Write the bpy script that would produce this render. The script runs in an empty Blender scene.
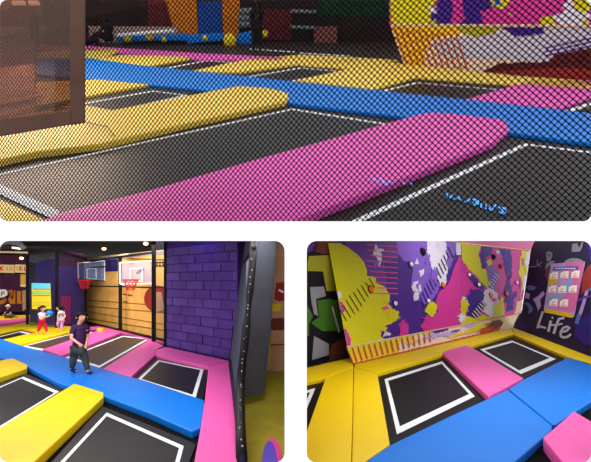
import bpy, bmesh, math, random
from mathutils import Vector, Matrix
random.seed(7)
S = bpy.context.scene
COL = S.collection
V = Vector
F = 400.0; CX = 295.5; HY = 281.0
EYE = V((0, 0, 1.6))
def ray(px, py): return V(((px - CX) / F, 1.0, (HY - py) / F))

# ------------------------------------------------------------------ surfaces of the three halls
class Pl:
    def __init__(s, p, n):
        s.p = V(p); s.n = V(n).normalized()
        if (EYE - s.p).dot(s.n) < 0: s.n = -s.n
    def at(s, px, py, off=0.0):
        d = ray(px, py); q = s.p + s.n * off
        return EYE + d * ((q - EYE).dot(s.n) / d.dot(s.n))
def pl3(a, b, c): return Pl(a, (V(b) - V(a)).cross(V(c) - V(a)))
def at_depth(px, py, y): return EYE + ray(px, py) * y
UP = V((0, 0, 1)); FWD = V((0, 1, 0))
FL = Pl((0, 0, 0), UP)                                   # floor of the two lower halls
U1 = V((0, -299, 400)).normalized(); F1 = V((0, 400, 299)).normalized()
GL = Pl(EYE - U1 * 3.2, U1)                              # sloping floor of the upper hall

# ------------------------------------------------------------------ materials
def lin(c):
    return tuple(((x / 255) / 12.92 if x / 255 <= .04045 else ((x / 255 + .055) / 1.055) ** 2.4) for x in c) + (1,)
MATS = {}
def mat(name, c, rough=.6, bump=0.0, bscale=6.0, var=0.0, vscale=3.0, spec=.15, emit=0.0, metal=0.0):
    m = bpy.data.materials.new(name); m.use_nodes = True; nt = m.node_tree; b = nt.nodes['Principled BSDF']
    b.inputs['Base Color'].default_value = lin(c); b.inputs['Roughness'].default_value = rough
    b.inputs['Specular IOR Level'].default_value = spec; b.inputs['Metallic'].default_value = metal
    tc = nt.nodes.new('ShaderNodeTexCoord')
    if var:
        n = nt.nodes.new('ShaderNodeTexNoise'); n.inputs['Scale'].default_value = vscale; n.inputs['Detail'].default_value = 4
        nt.links.new(tc.outputs['Object'], n.inputs['Vector'])
        mr = nt.nodes.new('ShaderNodeMapRange'); mr.inputs[3].default_value = 1 - var; mr.inputs[4].default_value = 1 + var
        mr.inputs[1].default_value = .3; mr.inputs[2].default_value = .7
        nt.links.new(n.outputs['Fac'], mr.inputs[0])
        vm = nt.nodes.new('ShaderNodeVectorMath'); vm.operation = 'SCALE'; vm.inputs[0].default_value = lin(c)[:3]
        nt.links.new(mr.outputs[0], vm.inputs['Scale']); nt.links.new(vm.outputs[0], b.inputs['Base Color'])
    if bump:
        n2 = nt.nodes.new('ShaderNodeTexNoise'); n2.inputs['Scale'].default_value = bscale; n2.inputs['Detail'].default_value = 3
        n2.inputs['Distortion'].default_value = 1.0
        nt.links.new(tc.outputs['Object'], n2.inputs['Vector'])
        bp = nt.nodes.new('ShaderNodeBump'); bp.inputs['Strength'].default_value = bump; bp.inputs['Distance'].default_value = .05
        nt.links.new(n2.outputs['Fac'], bp.inputs['Height']); nt.links.new(bp.outputs[0], b.inputs['Normal'])
    if emit:
        b.inputs['Emission Color'].default_value = lin(c); b.inputs['Emission Strength'].default_value = emit
    MATS[name] = m
    return m
def seethrough(name, c, alpha, rough=.9, tint=(255, 255, 255), gloss=0.0):
    m = bpy.data.materials.new(name); m.use_nodes = True; nt = m.node_tree; nt.nodes.clear()
    o = nt.nodes.new('ShaderNodeOutputMaterial'); t = nt.nodes.new('ShaderNodeBsdfTransparent'); t.inputs[0].default_value = lin(tint)
    d = nt.nodes.new('ShaderNodeBsdfDiffuse'); d.inputs[0].default_value = lin(c)
    mx = nt.nodes.new('ShaderNodeMixShader'); mx.inputs[0].default_value = alpha
    nt.links.new(t.outputs[0], mx.inputs[1]); nt.links.new(d.outputs[0], mx.inputs[2])
    last = mx
    if gloss:
        g = nt.nodes.new('ShaderNodeBsdfGlossy'); g.inputs['Roughness'].default_value = .05
        m2 = nt.nodes.new('ShaderNodeMixShader'); m2.inputs[0].default_value = gloss
        nt.links.new(mx.outputs[0], m2.inputs[1]); nt.links.new(g.outputs[0], m2.inputs[2]); last = m2
    nt.links.new(last.outputs[0], o.inputs[0]); MATS[name] = m
    return m
mat('board_white', (250, 250, 250), .9, spec=.1)
mat('board_back', (24, 22, 26), .9, spec=.1)
mat('yellow_vinyl', (230, 196, 6), .45, .30, 2.2, spec=.2)
mat('blue_vinyl', (4, 116, 216), .45, .25, 2.0, spec=.2)
mat('pink_vinyl', (228, 90, 168), .45, .30, 2.4, spec=.2)
mat('hall_yellow', (236, 204, 88), .45, .25, 1.5)
mat('hall_blue', (14, 122, 218), .45, .25, 1.5)
mat('hall_pink', (222, 90, 180), .45, .25, 1.5)
mat('floor_black', (11, 11, 13), .8, var=.25, spec=.05)
mat('bed_black', (24, 25, 29), .45, var=.15, vscale=5, spec=.2)
mat('bed_dark', (14, 14, 17), .5, var=.15, vscale=5, spec=.12)
mat('bed_brown', (62, 50, 46), .45, var=.12, vscale=5, spec=.25)
mat('hall_bed', (19, 18, 21), .42, var=.2, vscale=1.5, spec=.22)
mat('line_white', (225, 228, 232), .6)
mat('black_metal', (18, 18, 22), .5)
mat('rope_black', (9, 8, 14), .8, spec=.1)
mat('dark_wall', (40, 28, 26), .8, var=.3, vscale=.6)
mat('hall_floor', (52, 42, 38), .5, var=.25, vscale=.8)
mat('lobby_wood_reflection', (184, 146, 126), .5, var=.3, vscale=.7)
mat('lobby_reflection_and_cabinet', (124, 76, 66), .7, var=.2, vscale=.7)
mat('partition_brown', (168, 138, 122), .8, var=.15)
mat('post_brown', (108, 80, 68), .7, var=.15)
mat('orange_net', (196, 112, 22), .8, var=.2)
mat('door_blue', (24, 68, 140), .6, var=.2)
mat('green_dark', (18, 52, 34), .8, var=.4)
mat('maroon', (88, 30, 32), .8, var=.3)
mat('grey_pipe', (110, 116, 118), .6)
mat('brick', (82, 52, 134), .55, .3, 5, var=.14, vscale=2.5)
mat('brick_light', (92, 62, 146), .55, .3, 5, var=.14, vscale=2.5)
mat('mortar', (70, 43, 118), .8)
mat('ceiling_black', (16, 14, 20), .9)
mat('wood_gold', (224, 172, 88), .55, var=.16, vscale=2.0)
mat('wood_gold_dark', (150, 98, 44), .7)
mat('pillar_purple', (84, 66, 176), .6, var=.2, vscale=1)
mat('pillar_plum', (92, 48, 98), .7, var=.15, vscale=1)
mat('navy', (44, 30, 118), .7); mat('navy_dark', (30, 26, 62), .7, var=.2)
mat('cream', (250, 215, 165), .7); mat('letter_red', (226, 70, 40), .6); mat('letter_orange', (205, 125, 35), .6)
mat('plum_wall', (72, 34, 62), .8, var=.2)
mat('cyan_print', (90, 196, 214), .6); mat('yellow_print', (222, 196, 40), .6); mat('green_print', (140, 190, 110), .6)
mat('grey_fabric', (72, 76, 88), .9, var=.15, vscale=2)
mat('tan_wall', (190, 146, 110), .7, var=.2, vscale=3)
mat('red_paint', (150, 44, 38), .6); mat('steel', (170, 172, 178), .35, metal=.6)
mat('skin', (226, 166, 138), .55); mat('hair', (22, 18, 20), .7)
mat('lip', (176, 92, 84), .6)
mat('shirt_purple', (62, 34, 76), .8); mat('trousers_grey', (70, 76, 72), .85); mat('sock_navy', (22, 32, 92), .8)
mat('shirt_white', (236, 214, 224), .8); mat('trousers_red', (200, 22, 56), .8)
mat('shirt_mint', (186, 216, 226), .8); mat('trousers_lilac', (206, 160, 222), .8)
mat('cloth_dark', (34, 28, 32), .9); mat('cap_white', (230, 230, 226), .8); mat('skin_dim', (60, 42, 36), .7)
mat('ball_blue', (20, 130, 210), .35); mat('ball_yellow', (226, 196, 40), .5)
mat('rim_red', (196, 40, 44), .5)
# paint colours of the murals
mat('p_violet', (70, 34, 128), .55); mat('p_purple', (98, 52, 142), .55); mat('p_lilac', (124, 84, 184), .55)
mat('p_yellow', (200, 192, 14), .55); mat('p_magenta', (198, 52, 142), .55); mat('p_white', (212, 204, 222), .55)
mat('p_navy', (58, 28, 130), .55); mat('p_black', (26, 22, 30), .6); mat('p_pinkline', (216, 72, 132), .6)
mat('p_cream', (226, 194, 168), .6); mat('p_rust', (178, 72, 36), .6); mat('p_gold', (222, 178, 30), .6)
mat('p_brown', (112, 56, 44), .7); mat('mat_olive', (132, 122, 30), .8, var=.15)
mat('p_olive', (166, 160, 44), .7); mat('p_green', (66, 112, 36), .7)
mat('p_grey', (140, 140, 148), .7); mat('p_nightwall', (34, 24, 62), .65, var=.25, vscale=1.5); mat('p_steelblue', (84, 110, 178), .6)
mat('p_orange', (240, 110, 30), .4); mat('p_red', (208, 40, 40), .4); mat('p_ballwhite', (240, 240, 244), .3)
mat('life_grey', (186, 186, 196), .6)
mat('p_lav2', (186, 180, 200), .6)
mat('p_lav', (176, 150, 206), .6); mat('p_rose', (214, 104, 160), .6); mat('p_card', (244, 240, 236), .6)
mat('p_blue', (36, 92, 198), .6); mat('p_sky', (126, 160, 210), .6)
mat('lamp_warm', (255, 196, 116), .5, emit=5.0); mat('lamp_tube', (235, 235, 225), .5, emit=1.6)
mat('strip_light_reflection', (255, 226, 180), .5, emit=1.6)
mat('reflection_blue', (70, 150, 230), .5, emit=.9)  # emission stands in for a lit sign mirrored in the glass
mat('lamp_reflection', (236, 160, 110), .5)
seethrough('net_grey', (82, 87, 100), .80)
seethrough('net_thin', (56, 52, 70), .4)
seethrough('glass_board', (150, 170, 225), .18, gloss=.05)
seethrough('pane_brown', (140, 104, 88), .26, tint=(190, 168, 160), gloss=.03)

# ------------------------------------------------------------------ building helpers
def props(o, label=None, cat=None, group=None, kind=None):
    if label: o['label'] = label
    if cat: o['category'] = cat
    if group: o['group'] = group
    if kind: o['kind'] = kind
    return o
def empty(name, loc, label, cat, group=None):
    o = bpy.data.objects.new(name, None); COL.objects.link(o); o.location = loc; o.empty_display_size = .1
    return props(o, label, cat, group)
WL = {}
def wloc(o): return WL.get(o.name, o.location)
class G:
    def __init__(s): s.v = []; s.f = []; s.m = []; s.mats = []
    def mi(s, n):
        if n not in s.mats: s.mats.append(n)
        return s.mats.index(n)
    def poly(s, pts, m):
        k = len(s.v); s.v += [V(p) for p in pts]; s.f.append(list(range(k, k + len(pts)))); s.m.append(s.mi(m))
    def mesh(s, verts, faces, m):
        k = len(s.v); s.v += [V(p) for p in verts]; i = s.mi(m)
        for f in faces: s.f.append([k + a for a in f]); s.m.append(i)
    def prism(s, top, d, m, mside=None):
        """closed slab: polygon 'top' swept by vector d"""
        n = len(top); b = [V(p) + d for p in top]
        nrm = V((0, 0, 0))
        for i in range(n): nrm += V(top[i]).cross(V(top[(i + 1) % n]))
        if nrm.dot(d) > 0: top = list(reversed(top)); b = list(reversed(b))
        s.mesh(list(top) + b, [list(range(n)), list(range(2 * n - 1, n - 1, -1))] , m)
        s.mesh(list(top) + b, [[i, i + n, (i + 1) % n + n, (i + 1) % n] for i in range(n)], mside or m)
    def bar(s, a, b, w, h=None, m='black_metal', up=None):
        a = V(a); b = V(b); h = h or w; d = (b - a).normalized()
        u = (up or (UP if abs(d.z) < .9 else V((1, 0, 0)))); x = d.cross(u).normalized() * (w / 2); y = x.cross(d).normalized() * (h / 2)
        vs = [p + q for p in (a, b) for q in (-x - y, x - y, x + y, -x + y)]
        s.mesh(vs, [[3, 2, 1, 0], [4, 5, 6, 7], [0, 1, 5, 4], [1, 2, 6, 5], [2, 3, 7, 6], [3, 0, 4, 7]], m)
    def tube(s, pts, r, m, n=8, closed=False):
        pts = [V(p) for p in pts]; k = len(pts); vs = []; fs = []
        for i, p in enumerate(pts):
            a = pts[(i - 1) % k] if (closed or i) else p; b = pts[(i + 1) % k] if (closed or i < k - 1) else p
            d = (b - a).normalized(); u = V((0, 0, 1)) if abs(d.z) < .9 else V((1, 0, 0)); x = d.cross(u).normalized(); y = d.cross(x)
            vs += [p + (x * math.cos(t) + y * math.sin(t)) * r for t in [2 * math.pi * j / n for j in range(n)]]
        for i in range(k if closed else k - 1):
            for j in range(n): fs.append([i * n + j, i * n + (j + 1) % n, ((i + 1) % k) * n + (j + 1) % n, ((i + 1) % k) * n + j])
        if not closed: fs += [list(range(n - 1, -1, -1)), [(k - 1) * n + j for j in range(n)]]
        s.mesh(vs, fs, m)
    def ball(s, c, r, m, sq=(1, 1, 1), n=14):
        vs = []; fs = []; h = n // 2
        for i in range(h + 1):
            a = math.pi * i / h
            for j in range(n):
                t = 2 * math.pi * j / n
                vs.append(V(c) + V((math.sin(a) * math.cos(t) * r * sq[0], math.sin(a) * math.sin(t) * r * sq[1], math.cos(a) * r * sq[2])))
        for i in range(h):
            for j in range(n): fs.append([i * n + j, (i + 1) * n + j, (i + 1) * n + (j + 1) % n, i * n + (j + 1) % n])
        s.mesh(vs, fs, m)
    def build(s, name, parent=None, bevel=0, smooth=False, merge=False, **kw):
        vs = s.v
        lo = V([min(v[i] for v in vs) for i in range(3)]); hi = V([max(v[i] for v in vs) for i in range(3)])
        c = V(((lo.x + hi.x) / 2, (lo.y + hi.y) / 2, lo.z))
        me = bpy.data.meshes.new(name); me.from_pydata([tuple(v - c) for v in vs], [], s.f)
        for n in s.mats: me.materials.append(MATS[n])
        for i, p in enumerate(me.polygons): p.material_index = s.m[i]; p.use_smooth = smooth
        if bevel or merge:
            bm = bmesh.new(); bm.from_mesh(me); bmesh.ops.remove_doubles(bm, verts=bm.verts, dist=1e-5)
            if bevel:
                es = [e for e in bm.edges if len(e.link_faces) == 2 and e.calc_face_angle(0) > .5]
                bmesh.ops.bevel(bm, geom=es, offset=bevel, segments=3, profile=.6, affect='EDGES', clamp_overlap=True)
                for f in bm.faces: f.smooth = True
            bm.to_mesh(me); bm.free()
            if bevel:
                try: me.set_sharp_from_angle(angle=math.radians(50))
                except Exception: pass
        me.update()
        o = bpy.data.objects.new(name, me); COL.objects.link(o)
        if parent: o.parent = parent; o.location = c - wloc(parent)
        else: o.location = c
        WL[o.name] = c.copy()
        return props(o, kw.get('label'), kw.get('cat'), kw.get('group'), kw.get('kind'))

def pad(name, px, pl, h, m, label, group, bevel=.013, up=UP, cat='foam mat', z0=0.0):
    """vinyl foam pad: the outline of its top face on the floor plane, h thick"""
    g = G(); g.prism([pl.at(x, y, h) for x, y in px], -pl.n * (h - z0), m)
    return g.build(name, bevel=bevel, label=label, cat=cat, group=group)
def ring(g, c, wh, wv, m):
    """rectangular painted line; c = four corners, wh = width of edges 01/23, wv = width of 12/30"""
    n = 4; inn = []
    for i in range(4):
        a = (c[(i + 1) % 4] - c[i]).normalized(); b = (c[(i - 1) % 4] - c[i]).normalized(); sn = a.cross(b).length
        w_a, w_b = (wv, wh) if i % 2 == 0 else (wh, wv)
        inn.append(c[i] + a * w_a / sn + b * w_b / sn)
    for i in range(4): g.poly([c[i], c[(i + 1) % 4], inn[(i + 1) % 4], inn[i]], m)
def trampoline(pl, bed, line, label, wh, wv, bm='bed_black', group='trampolines'):
    cs = [pl.at(x, y, 0.0) for x, y in bed]; c = sum(cs, V((0, 0, 0))) / 4
    t = empty('trampoline', c, label, 'trampoline', group)
    g = G(); g.prism([pl.at(x, y, .02) for x, y in bed], -pl.n * .02, bm); g.build('jump_bed', t)
    g = G(); ring(g, [pl.at(x, y, .024) for x, y in line], wh, wv, 'line_white'); g.build('boundary_line', t, label='white painted boundary line')
    return t
def jag(pts, amp=1.6, step=2.2, seed=1):
    r = random.Random(seed); out = []; n = len(pts)
    for i in range(n):
        a = pts[i]; b = pts[(i + 1) % n]; L = math.hypot(b[0] - a[0], b[1] - a[1]); k = max(1, int(L / step))
        for j in range(k):
            t = j / k; x = a[0] + (b[0] - a[0]) * t; y = a[1] + (b[1] - a[1]) * t
            if j: x += r.uniform(-amp, amp); y += r.uniform(-amp, amp)
            out.append((x, y))
    return out
def patch(g, pl, pts, m, off=.006, ja=0, seed=1):
    if ja: pts = jag(pts, ja, max(1.2, ja * 1.3), seed)
    g.poly([pl.at(x, y, off) for x, y in pts], m)
def stroke(g, pl, pts, w, m, off=.008):
    for (x0, y0), (x1, y1) in zip(pts, pts[1:]):
        L = math.hypot(x1 - x0, y1 - y0) or 1; nx, ny = -(y1 - y0) / L * w / 2, (x1 - x0) / L * w / 2; ex, ey = (x1 - x0) / L * w * .25, (y1 - y0) / L * w * .25
        g.poly([pl.at(x0 - ex + nx, y0 - ey + ny, off), pl.at(x1 + ex + nx, y1 + ey + ny, off), pl.at(x1 + ex - nx, y1 + ey - ny, off), pl.at(x0 - ex - nx, y0 - ey - ny, off)], m)
def splat(g, pl, cx, cy, r, m, off, sd, spikes=11, ax=1.0, ay=1.0, ang=0.0):
    q = random.Random(sd); pts = []
    for i in range(spikes * 2):
        a = math.pi * i / spikes + q.uniform(-.1, .1); rr = r * (q.uniform(.85, 1.35) if i % 2 == 0 else q.uniform(.4, .75))
        x = rr * math.cos(a) * ax; y = rr * math.sin(a) * ay; pts.append((cx + x * math.cos(ang) - y * math.sin(ang), cy + x * math.sin(ang) + y * math.cos(ang)))
    patch(g, pl, pts, m, off)
def disc(g, pl, cx, cy, rx, ry, m, off=.006, n=20, a0=0, a1=2 * math.pi):
    g.poly([pl.at(cx + rx * math.cos(a0 + (a1 - a0) * i / n), cy + ry * math.sin(a0 + (a1 - a0) * i / n), off) for i in range(n)], m)

# ------------------------------------------------------------------ people
def skin_mesh(name, nodes, edges, m, parent, sub=1, root=0, label=None):
    me = bpy.data.meshes.new(name); me.from_pydata([tuple(n[0]) for n in nodes], edges, [])
    o = bpy.data.objects.new(name, me); COL.objects.link(o)
    mod = o.modifiers.new('s', 'SKIN'); mod.use_smooth_shade = True
    for i, n in enumerate(nodes):
        me.skin_vertices[0].data[i].radius = (n[1], n[2] if len(n) > 2 else n[1]); me.skin_vertices[0].data[i].use_root = (i == root)
    sd = o.modifiers.new('u', 'SUBSURF'); sd.levels = sub; sd.render_levels = sub
    dg = bpy.context.evaluated_depsgraph_get(); dg.update()
    m2 = bpy.data.meshes.new_from_object(o.evaluated_get(dg)); o.modifiers.clear(); o.data = m2; bpy.data.meshes.remove(me)
    m2.materials.clear(); m2.materials.append(MATS[m]); o.parent = parent
    for p in m2.polygons: p.use_smooth = True; p.material_index = 0
    WL[o.name] = wloc(parent).copy()
    if label: o['label'] = label
    return o
def person(base_px, pl, fwd, J, s, mats, label, group=None, hair='short', extra=None, sleeves=.6, face=(0, -1), z0=0.0):
    """J: joints as (px, py, forward offset in body heights); s: body height in metres"""
    foot = pl.at(base_px[0], base_px[1], z0); P = Pl(foot, fwd); up = pl.n
    root = empty('person', foot, label, 'person', group)
    def W(k):
        x, y, d = J[k]; return Pl(foot + fwd * (d * s), fwd).at(x, y) - foot
    w = {k: W(k) for k in J}
    hdc = w['head']; nk = w['neck']; hr = s * J_HEAD.get(label[:3], .07)
    ch = (w['sl'] + w['sr']) / 2; pel = (w['hl'] + w['hr']) / 2
    side = (w['sr'] - w['sl']); side = side.normalized() if side.length > .01 else V((1, 0, 0))
    fdir = (V((1, 0, 0)) * face[0] + fwd * face[1]).normalized()
    N = [(pel, .062 * s, .052 * s), ((pel + ch) / 2, .058 * s, .046 * s), (ch - up * .03 * s, .042 * s, .032 * s), (nk, .032 * s), (hdc - up * hr * .55, hr * .62), (hdc, hr * .92), (hdc + up * hr * .6, hr * .62),
         (hdc + fdir * hr * 1.02 - up * hr * .05, hr * .16)]
    E = [(0, 1), (1, 2), (2, 3), (3, 4), (4, 5), (5, 6), (5, 7)]
    def chain(frm, pts):
        k = frm
        for p in pts:
            N.append(p); E.append((k, len(N) - 1)); k = len(N) - 1
        return k
    for q in 'lr':
        k = chain(2, [(w['s' + q], .024 * s), ((w['s' + q] + w['e' + q]) / 2, .03 * s), (w['e' + q], .024 * s), (w['w' + q], .017 * s)])
        fd = (w['w' + q] - w['e' + q]).normalized(); sd = fd.cross(fwd); sd = sd.normalized() if sd.length > .05 else V((1, 0, 0))
        k = chain(k, [(w['w' + q] + fd * .035 * s, .019 * s, .012 * s)])
        for i, fl in enumerate((.034, .042, .045, .041)):
            o = sd * (i - 1.5) * .0105 * s; p0 = w['w' + q] + fd * .05 * s + o
            chain(k, [(p0, .0052 * s), (p0 + fd * fl * .55 * s + fwd * .004 * s, .0048 * s), (p0 + fd * fl * s + fwd * .014 * s, .004 * s)])
        p0 = w['w' + q] + fd * .022 * s - sd * .02 * s
        chain(k - 0, [(p0, .006 * s), (p0 + (fd - sd * .5).normalized() * .03 * s, .005 * s)])
        k = chain(0, [(w['h' + q], .055 * s), ((w['h' + q] + w['k' + q]) / 2, .045 * s), (w['k' + q], .035 * s), ((w['k' + q] * .6 + w['a' + q] * .4), .033 * s), (w['a' + q], .02 * s), (w['t' + q], .017 * s)])
    body = skin_mesh('body', N, E, mats['skin'], root, 1)
    # top
    n2 = [(pel - up * .035 * s, .108 * s, .092 * s), ((pel + ch) / 2, .106 * s, .092 * s), (ch - up * .03 * s, .104 * s, .094 * s), (ch * .5 + nk * .5, .075 * s), (nk - up * .004 * s, .042 * s)]
    e2 = [(0, 1), (1, 2), (2, 3), (3, 4)]
    for q in 'lr':
        n2.append((w['s' + q] + up * .008 * s, .052 * s)); e2.append((3, len(n2) - 1)); n2.append((w['s' + q].lerp(w['e' + q], sleeves), .042 * s)); e2.append((len(n2) - 2, len(n2) - 1))
    skin_mesh('shirt', n2, e2, mats['top'], root, 1)
    n3 = [(pel, .09 * s, .076 * s)]; e3 = []
    for q in 'lr':
        for a in ((w['h' + q], .074 * s), ((w['h' + q] + w['k' + q]) / 2, .064 * s), (w['k' + q], .054 * s), (w['k' + q].lerp(w['a' + q], .85), .042 * s)):
            n3.append(a); e3.append((0 if a[1] == .074 * s else len(n3) - 2, len(n3) - 1))
    skin_mesh('trousers', n3, e3, mats['legs'], root, 1)
    for q in 'lr':
        a = w['a' + q]; t = w['t' + q]
        skin_mesh('sock', [(a + up * .01 * s, .034 * s), (a * .9 + t * .1 - up * .004 * s, .034 * s), (t, .028 * s)], [(0, 1), (1, 2)], mats['feet'], root, 1)
    sx = fdir.cross(up).normalized(); g = G(); n = 16; vs = []; fs = []; ctr = foot + hdc + up * hr * .12 - fdir * hr * .08
    for a in range(9):
        for b in range(n):
            t = math.pi * a / 8; q = 2 * math.pi * b / n
            vs.append(ctr + (sx * math.sin(t) * math.cos(q) * 1.06 + fdir * math.sin(t) * math.sin(q) * 1.12 + up * math.cos(t) * 1.08) * hr)
    for a in range(8):
        for b in range(n):
            t = math.pi * (a + .5) / 8; q = 2 * math.pi * (b + .5) / n; fr = math.sin(t) * math.sin(q)
            if (fr > .3 and math.cos(t) < .35) or math.cos(t) < (-.75 if fr < -.1 else -.1): continue
            fs.append([a * n + b, (a + 1) * n + b, (a + 1) * n + (b + 1) % n, a * n + (b + 1) % n])
    g.mesh(vs, fs, mats['hair'])
    if hair == 'bun': g.ball(ctr - fdir * hr * 1.35 + up * hr * .1, hr * .55, mats['hair'], n=8)
    if hair == 'cap': g.ball(ctr + fdir * hr * 1.2 + up * hr * .25, hr * .7, mats['hair'], (1, 1, .2), n=10)
    g.build('cap' if hair == 'cap' else 'hair', root, smooth=True)
    if mats['skin'] == 'skin':
        g = G(); g2 = G()
        for k in (-1, 1): g.ball(foot + hdc + fdir * hr * .86 + sx * hr * .34 * k + up * hr * .06, hr * .09, 'p_black', n=8)
        g.build('eyes', body, smooth=True)
        g2.ball(foot + hdc + fdir * hr * .84 - up * hr * .42, hr * .11, 'lip', (1.6, .6, .45), n=8); g2.build('mouth', body, smooth=True)
        for k in (-1, 1):
            g = G(); g.ball(foot + hdc + sx * hr * .93 * k - up * hr * .05, hr * .15, 'skin', (.6, 1, 1.3), n=8); g.build('ear', body, smooth=True)
    return root
J_HEAD = {'boy': .079, 'gir': .1}

# =================================================================== the facade with its three openings
DB = 3.25
def px2board(x, y): return at_depth(x, y, DB)
def rrect(x0, y0, x1, y1, r, n=8):
    out = []
    for cx, cy, a in ((x1 - r, y0 + r, -90), (x1 - r, y1 - r, 0), (x0 + r, y1 - r, 90), (x0 + r, y0 + r, 180)):
        for i in range(n + 1):
            t = math.radians(a + 90 * i / n); out.append((cx + r * math.cos(t), cy + r * math.sin(t)))
    return out
def facade():
    bm = bmesh.new()
    L, R_, T, B = -130, 720, -110, HY + F * 1.6 / DB
    holes = [rrect(-1, -1, 592, 221.3, 9), rrect(-1, 240.9, 284.6, 463, 10), rrect(306.8, 240.9, 592, 463, 10)]
    loops = [[(L, T), (R_, T), (R_, B), (L, B)]] + holes
    edges = []
    for lp in loops:
        vs = [bm.verts.new(px2board(x, y)) for x, y in lp]
        for i in range(len(vs)): edges.append(bm.edges.new((vs[i], vs[(i + 1) % len(vs)])))
    bmesh.ops.triangle_fill(bm, edges=edges, use_beauty=True, normal=(0, -1, 0))
    fs = list(bm.faces)
    ret = bmesh.ops.extrude_face_region(bm, geom=fs)
    vs = [e for e in ret['geom'] if isinstance(e, bmesh.types.BMVert)]
    bmesh.ops.translate(bm, vec=(0, .006, 0), verts=vs)
    bmesh.ops.recalc_face_normals(bm, faces=bm.faces)
    me = bpy.data.meshes.new('wall_front'); bm.to_mesh(me); bm.free(); me.materials.append(MATS['board_white']); me.materials.append(MATS['board_back'])
    for f in me.polygons: f.material_index = 1 if f.normal.y > .5 else 0
    me.update()
    o = bpy.data.objects.new('wall_front', me); COL.objects.link(o); props(o, 'white front wall with three round cornered openings', 'wall', kind='structure')
facade()

# =================================================================== floors
g = G(); g.prism([(-22, DB + .01, 0), (12, DB + .01, 0), (12, 24, 0), (-22, 24, 0)], V((0, 0, -.1)), 'floor_black')
g.build('floor', label='black floor of the lower halls', cat='floor', kind='structure')
g = G(); g.prism([GL.at(x, y) for x, y in ((-40, 229), (630, 229), (630, 62), (700, 38), (-120, 38), (-40, 62))], -U1 * .08, 'hall_floor')
g.build('floor', label='dark floor of the upper hall', cat='floor', kind='structure')

# =================================================================== UPPER HALL
def P1(px, m, label, group='upper hall foam mats', h=.10): return pad('foam_mat', px, GL, h, 'hall_' + m, label, group, bevel=.03, up=U1)
def T1(bed, line, label, wh, wv): return trampoline(GL, bed, line, label, wh, wv, 'hall_bed', 'upper hall trampolines')
T1([(-30, 173), (292, 103), (397, 121), (60, 224)], [(-30, 180), (292, 108.5), (440, 132), (80, 232)], 'long black trampoline between the near yellow mat and the near magenta mat', .12, .14)
g = G(); stroke(g, GL, [(-6, 185), (57, 213)], 6.0, 'line_white', .03); g.build('floor_stripe', label='wide white stripe crossing the lower left corner of the upper hall', cat='floor stripe')
T1([(330, 226), (512, 137), (620, 151), (620, 226)], [(342, 225), (524, 143.3), (622, 155.5), (622, 225)], 'black trampoline with a blue sign reflection at the lower right of the upper hall', .13, .13)
T1([(60, 104), (152, 87), (200, 91.5), (113, 112)], [(62, 107), (152.5, 90.6), (189, 95.3), (110, 113)], 'small black trampoline between the two yellow mats left of centre', .16, .1)
T1([(372, 89.5), (414, 77.5), (520, 85.8), (463, 101)], [(379, 91), (416, 82.4), (508, 90), (464, 102)], 'black trampoline between the far blue mat edge and the yellow mat before the mural', .16, .12)
T1([(235, 75), (300, 64.5), (352, 69), (292, 81)], [(244, 77), (300, 67.6), (346, 71.6), (292, 82)], 'black trampoline in the middle distance between two slanting yellow mats', .2, .14)
T1([(155, 67), (205, 57.5), (250, 60), (195, 72)], [(160, 69), (205, 60.5), (240, 62.5), (195, 73)], 'small distant black trampoline beyond the blue mat', .2, .14)
T1([(556, 109), (596, 96), (640, 100), (640, 116)], [(560, 112), (600, 99), (640, 102), (640, 117)], 'dark trampoline corner right of the far magenta mat', .2, .14)
T1([(84, 62), (108, 54.5), (128, 55), (100, 62)], [(86, 61.5), (108, 56), (122, 56.5), (100, 61)], 'tiny distant trampoline beside the dark post', .2, .14)
P1([(-40, 168), (35, 151.5), (100, 143.5), (200, 120), (286, 101), (288.5, 97), (288, 92.5), (267, 87.6), (239, 86), (217, 90), (113, 110), (84, 105), (-40, 133)], 'yellow', 'long yellow mat, the nearest yellow one, behind the longest trampoline', h=.17)
P1([(36, 106), (36, 82), (149, 77), (152, 79), (151, 84), (100, 93.5)], 'yellow', 'short yellow mat ending at the blue mat, left of centre')
P1([(88, 60.5), (120, 54.7), (188, 56), (189, 58.5), (150, 65.5), (96, 62.5)], 'yellow', 'distant yellow mat just behind the left half of the blue mat')
P1([(36, 58), (36, 52), (83, 48.5), (116, 48.5), (119, 51), (104, 57.5)], 'yellow', 'smallest and farthest yellow mat, left of the pink strip')
P1([(83, 45.5), (119, 47.8), (200, 53), (286, 57.2), (280, 60), (200, 59), (119, 52.6), (83, 50)], 'pink', 'thin far magenta strip running along the back of the hall')
P1([(36, 49), (36, 44.5), (83, 45.4), (83, 50.2)], 'pink', 'short magenta strip seen through the brown pane')
P1([(36, 74), (36, 57.5), (84, 57.5), (140, 65), (288, 80.6), (400, 92.6), (491, 101.8), (620, 116), (620, 147), (509, 132), (400, 116), (300, 104), (200, 89.2), (84, 78)], 'blue', 'long blue mat crossing the whole upper hall', h=.11)
P1([(190, 71), (250, 58.5), (300, 54.5), (352, 57), (400, 60), (300, 63.8), (238, 72)], 'yellow', 'slanting yellow mat left of the middle distance trampoline')
P1([(296, 80), (352, 68.2), (300, 64.3), (355, 58), (407, 64), (520, 76), (606, 81.5), (606, 90), (516, 84.2), (416, 76.8), (373, 89)], 'yellow', 'yellow mat bending along the foot of the mural wall')
P1([(464, 99.6), (516, 84.6), (532, 80.5), (606, 80.5), (606, 92), (559, 108.6)], 'pink', 'magenta mat beyond the blue mat on the right')
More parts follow.
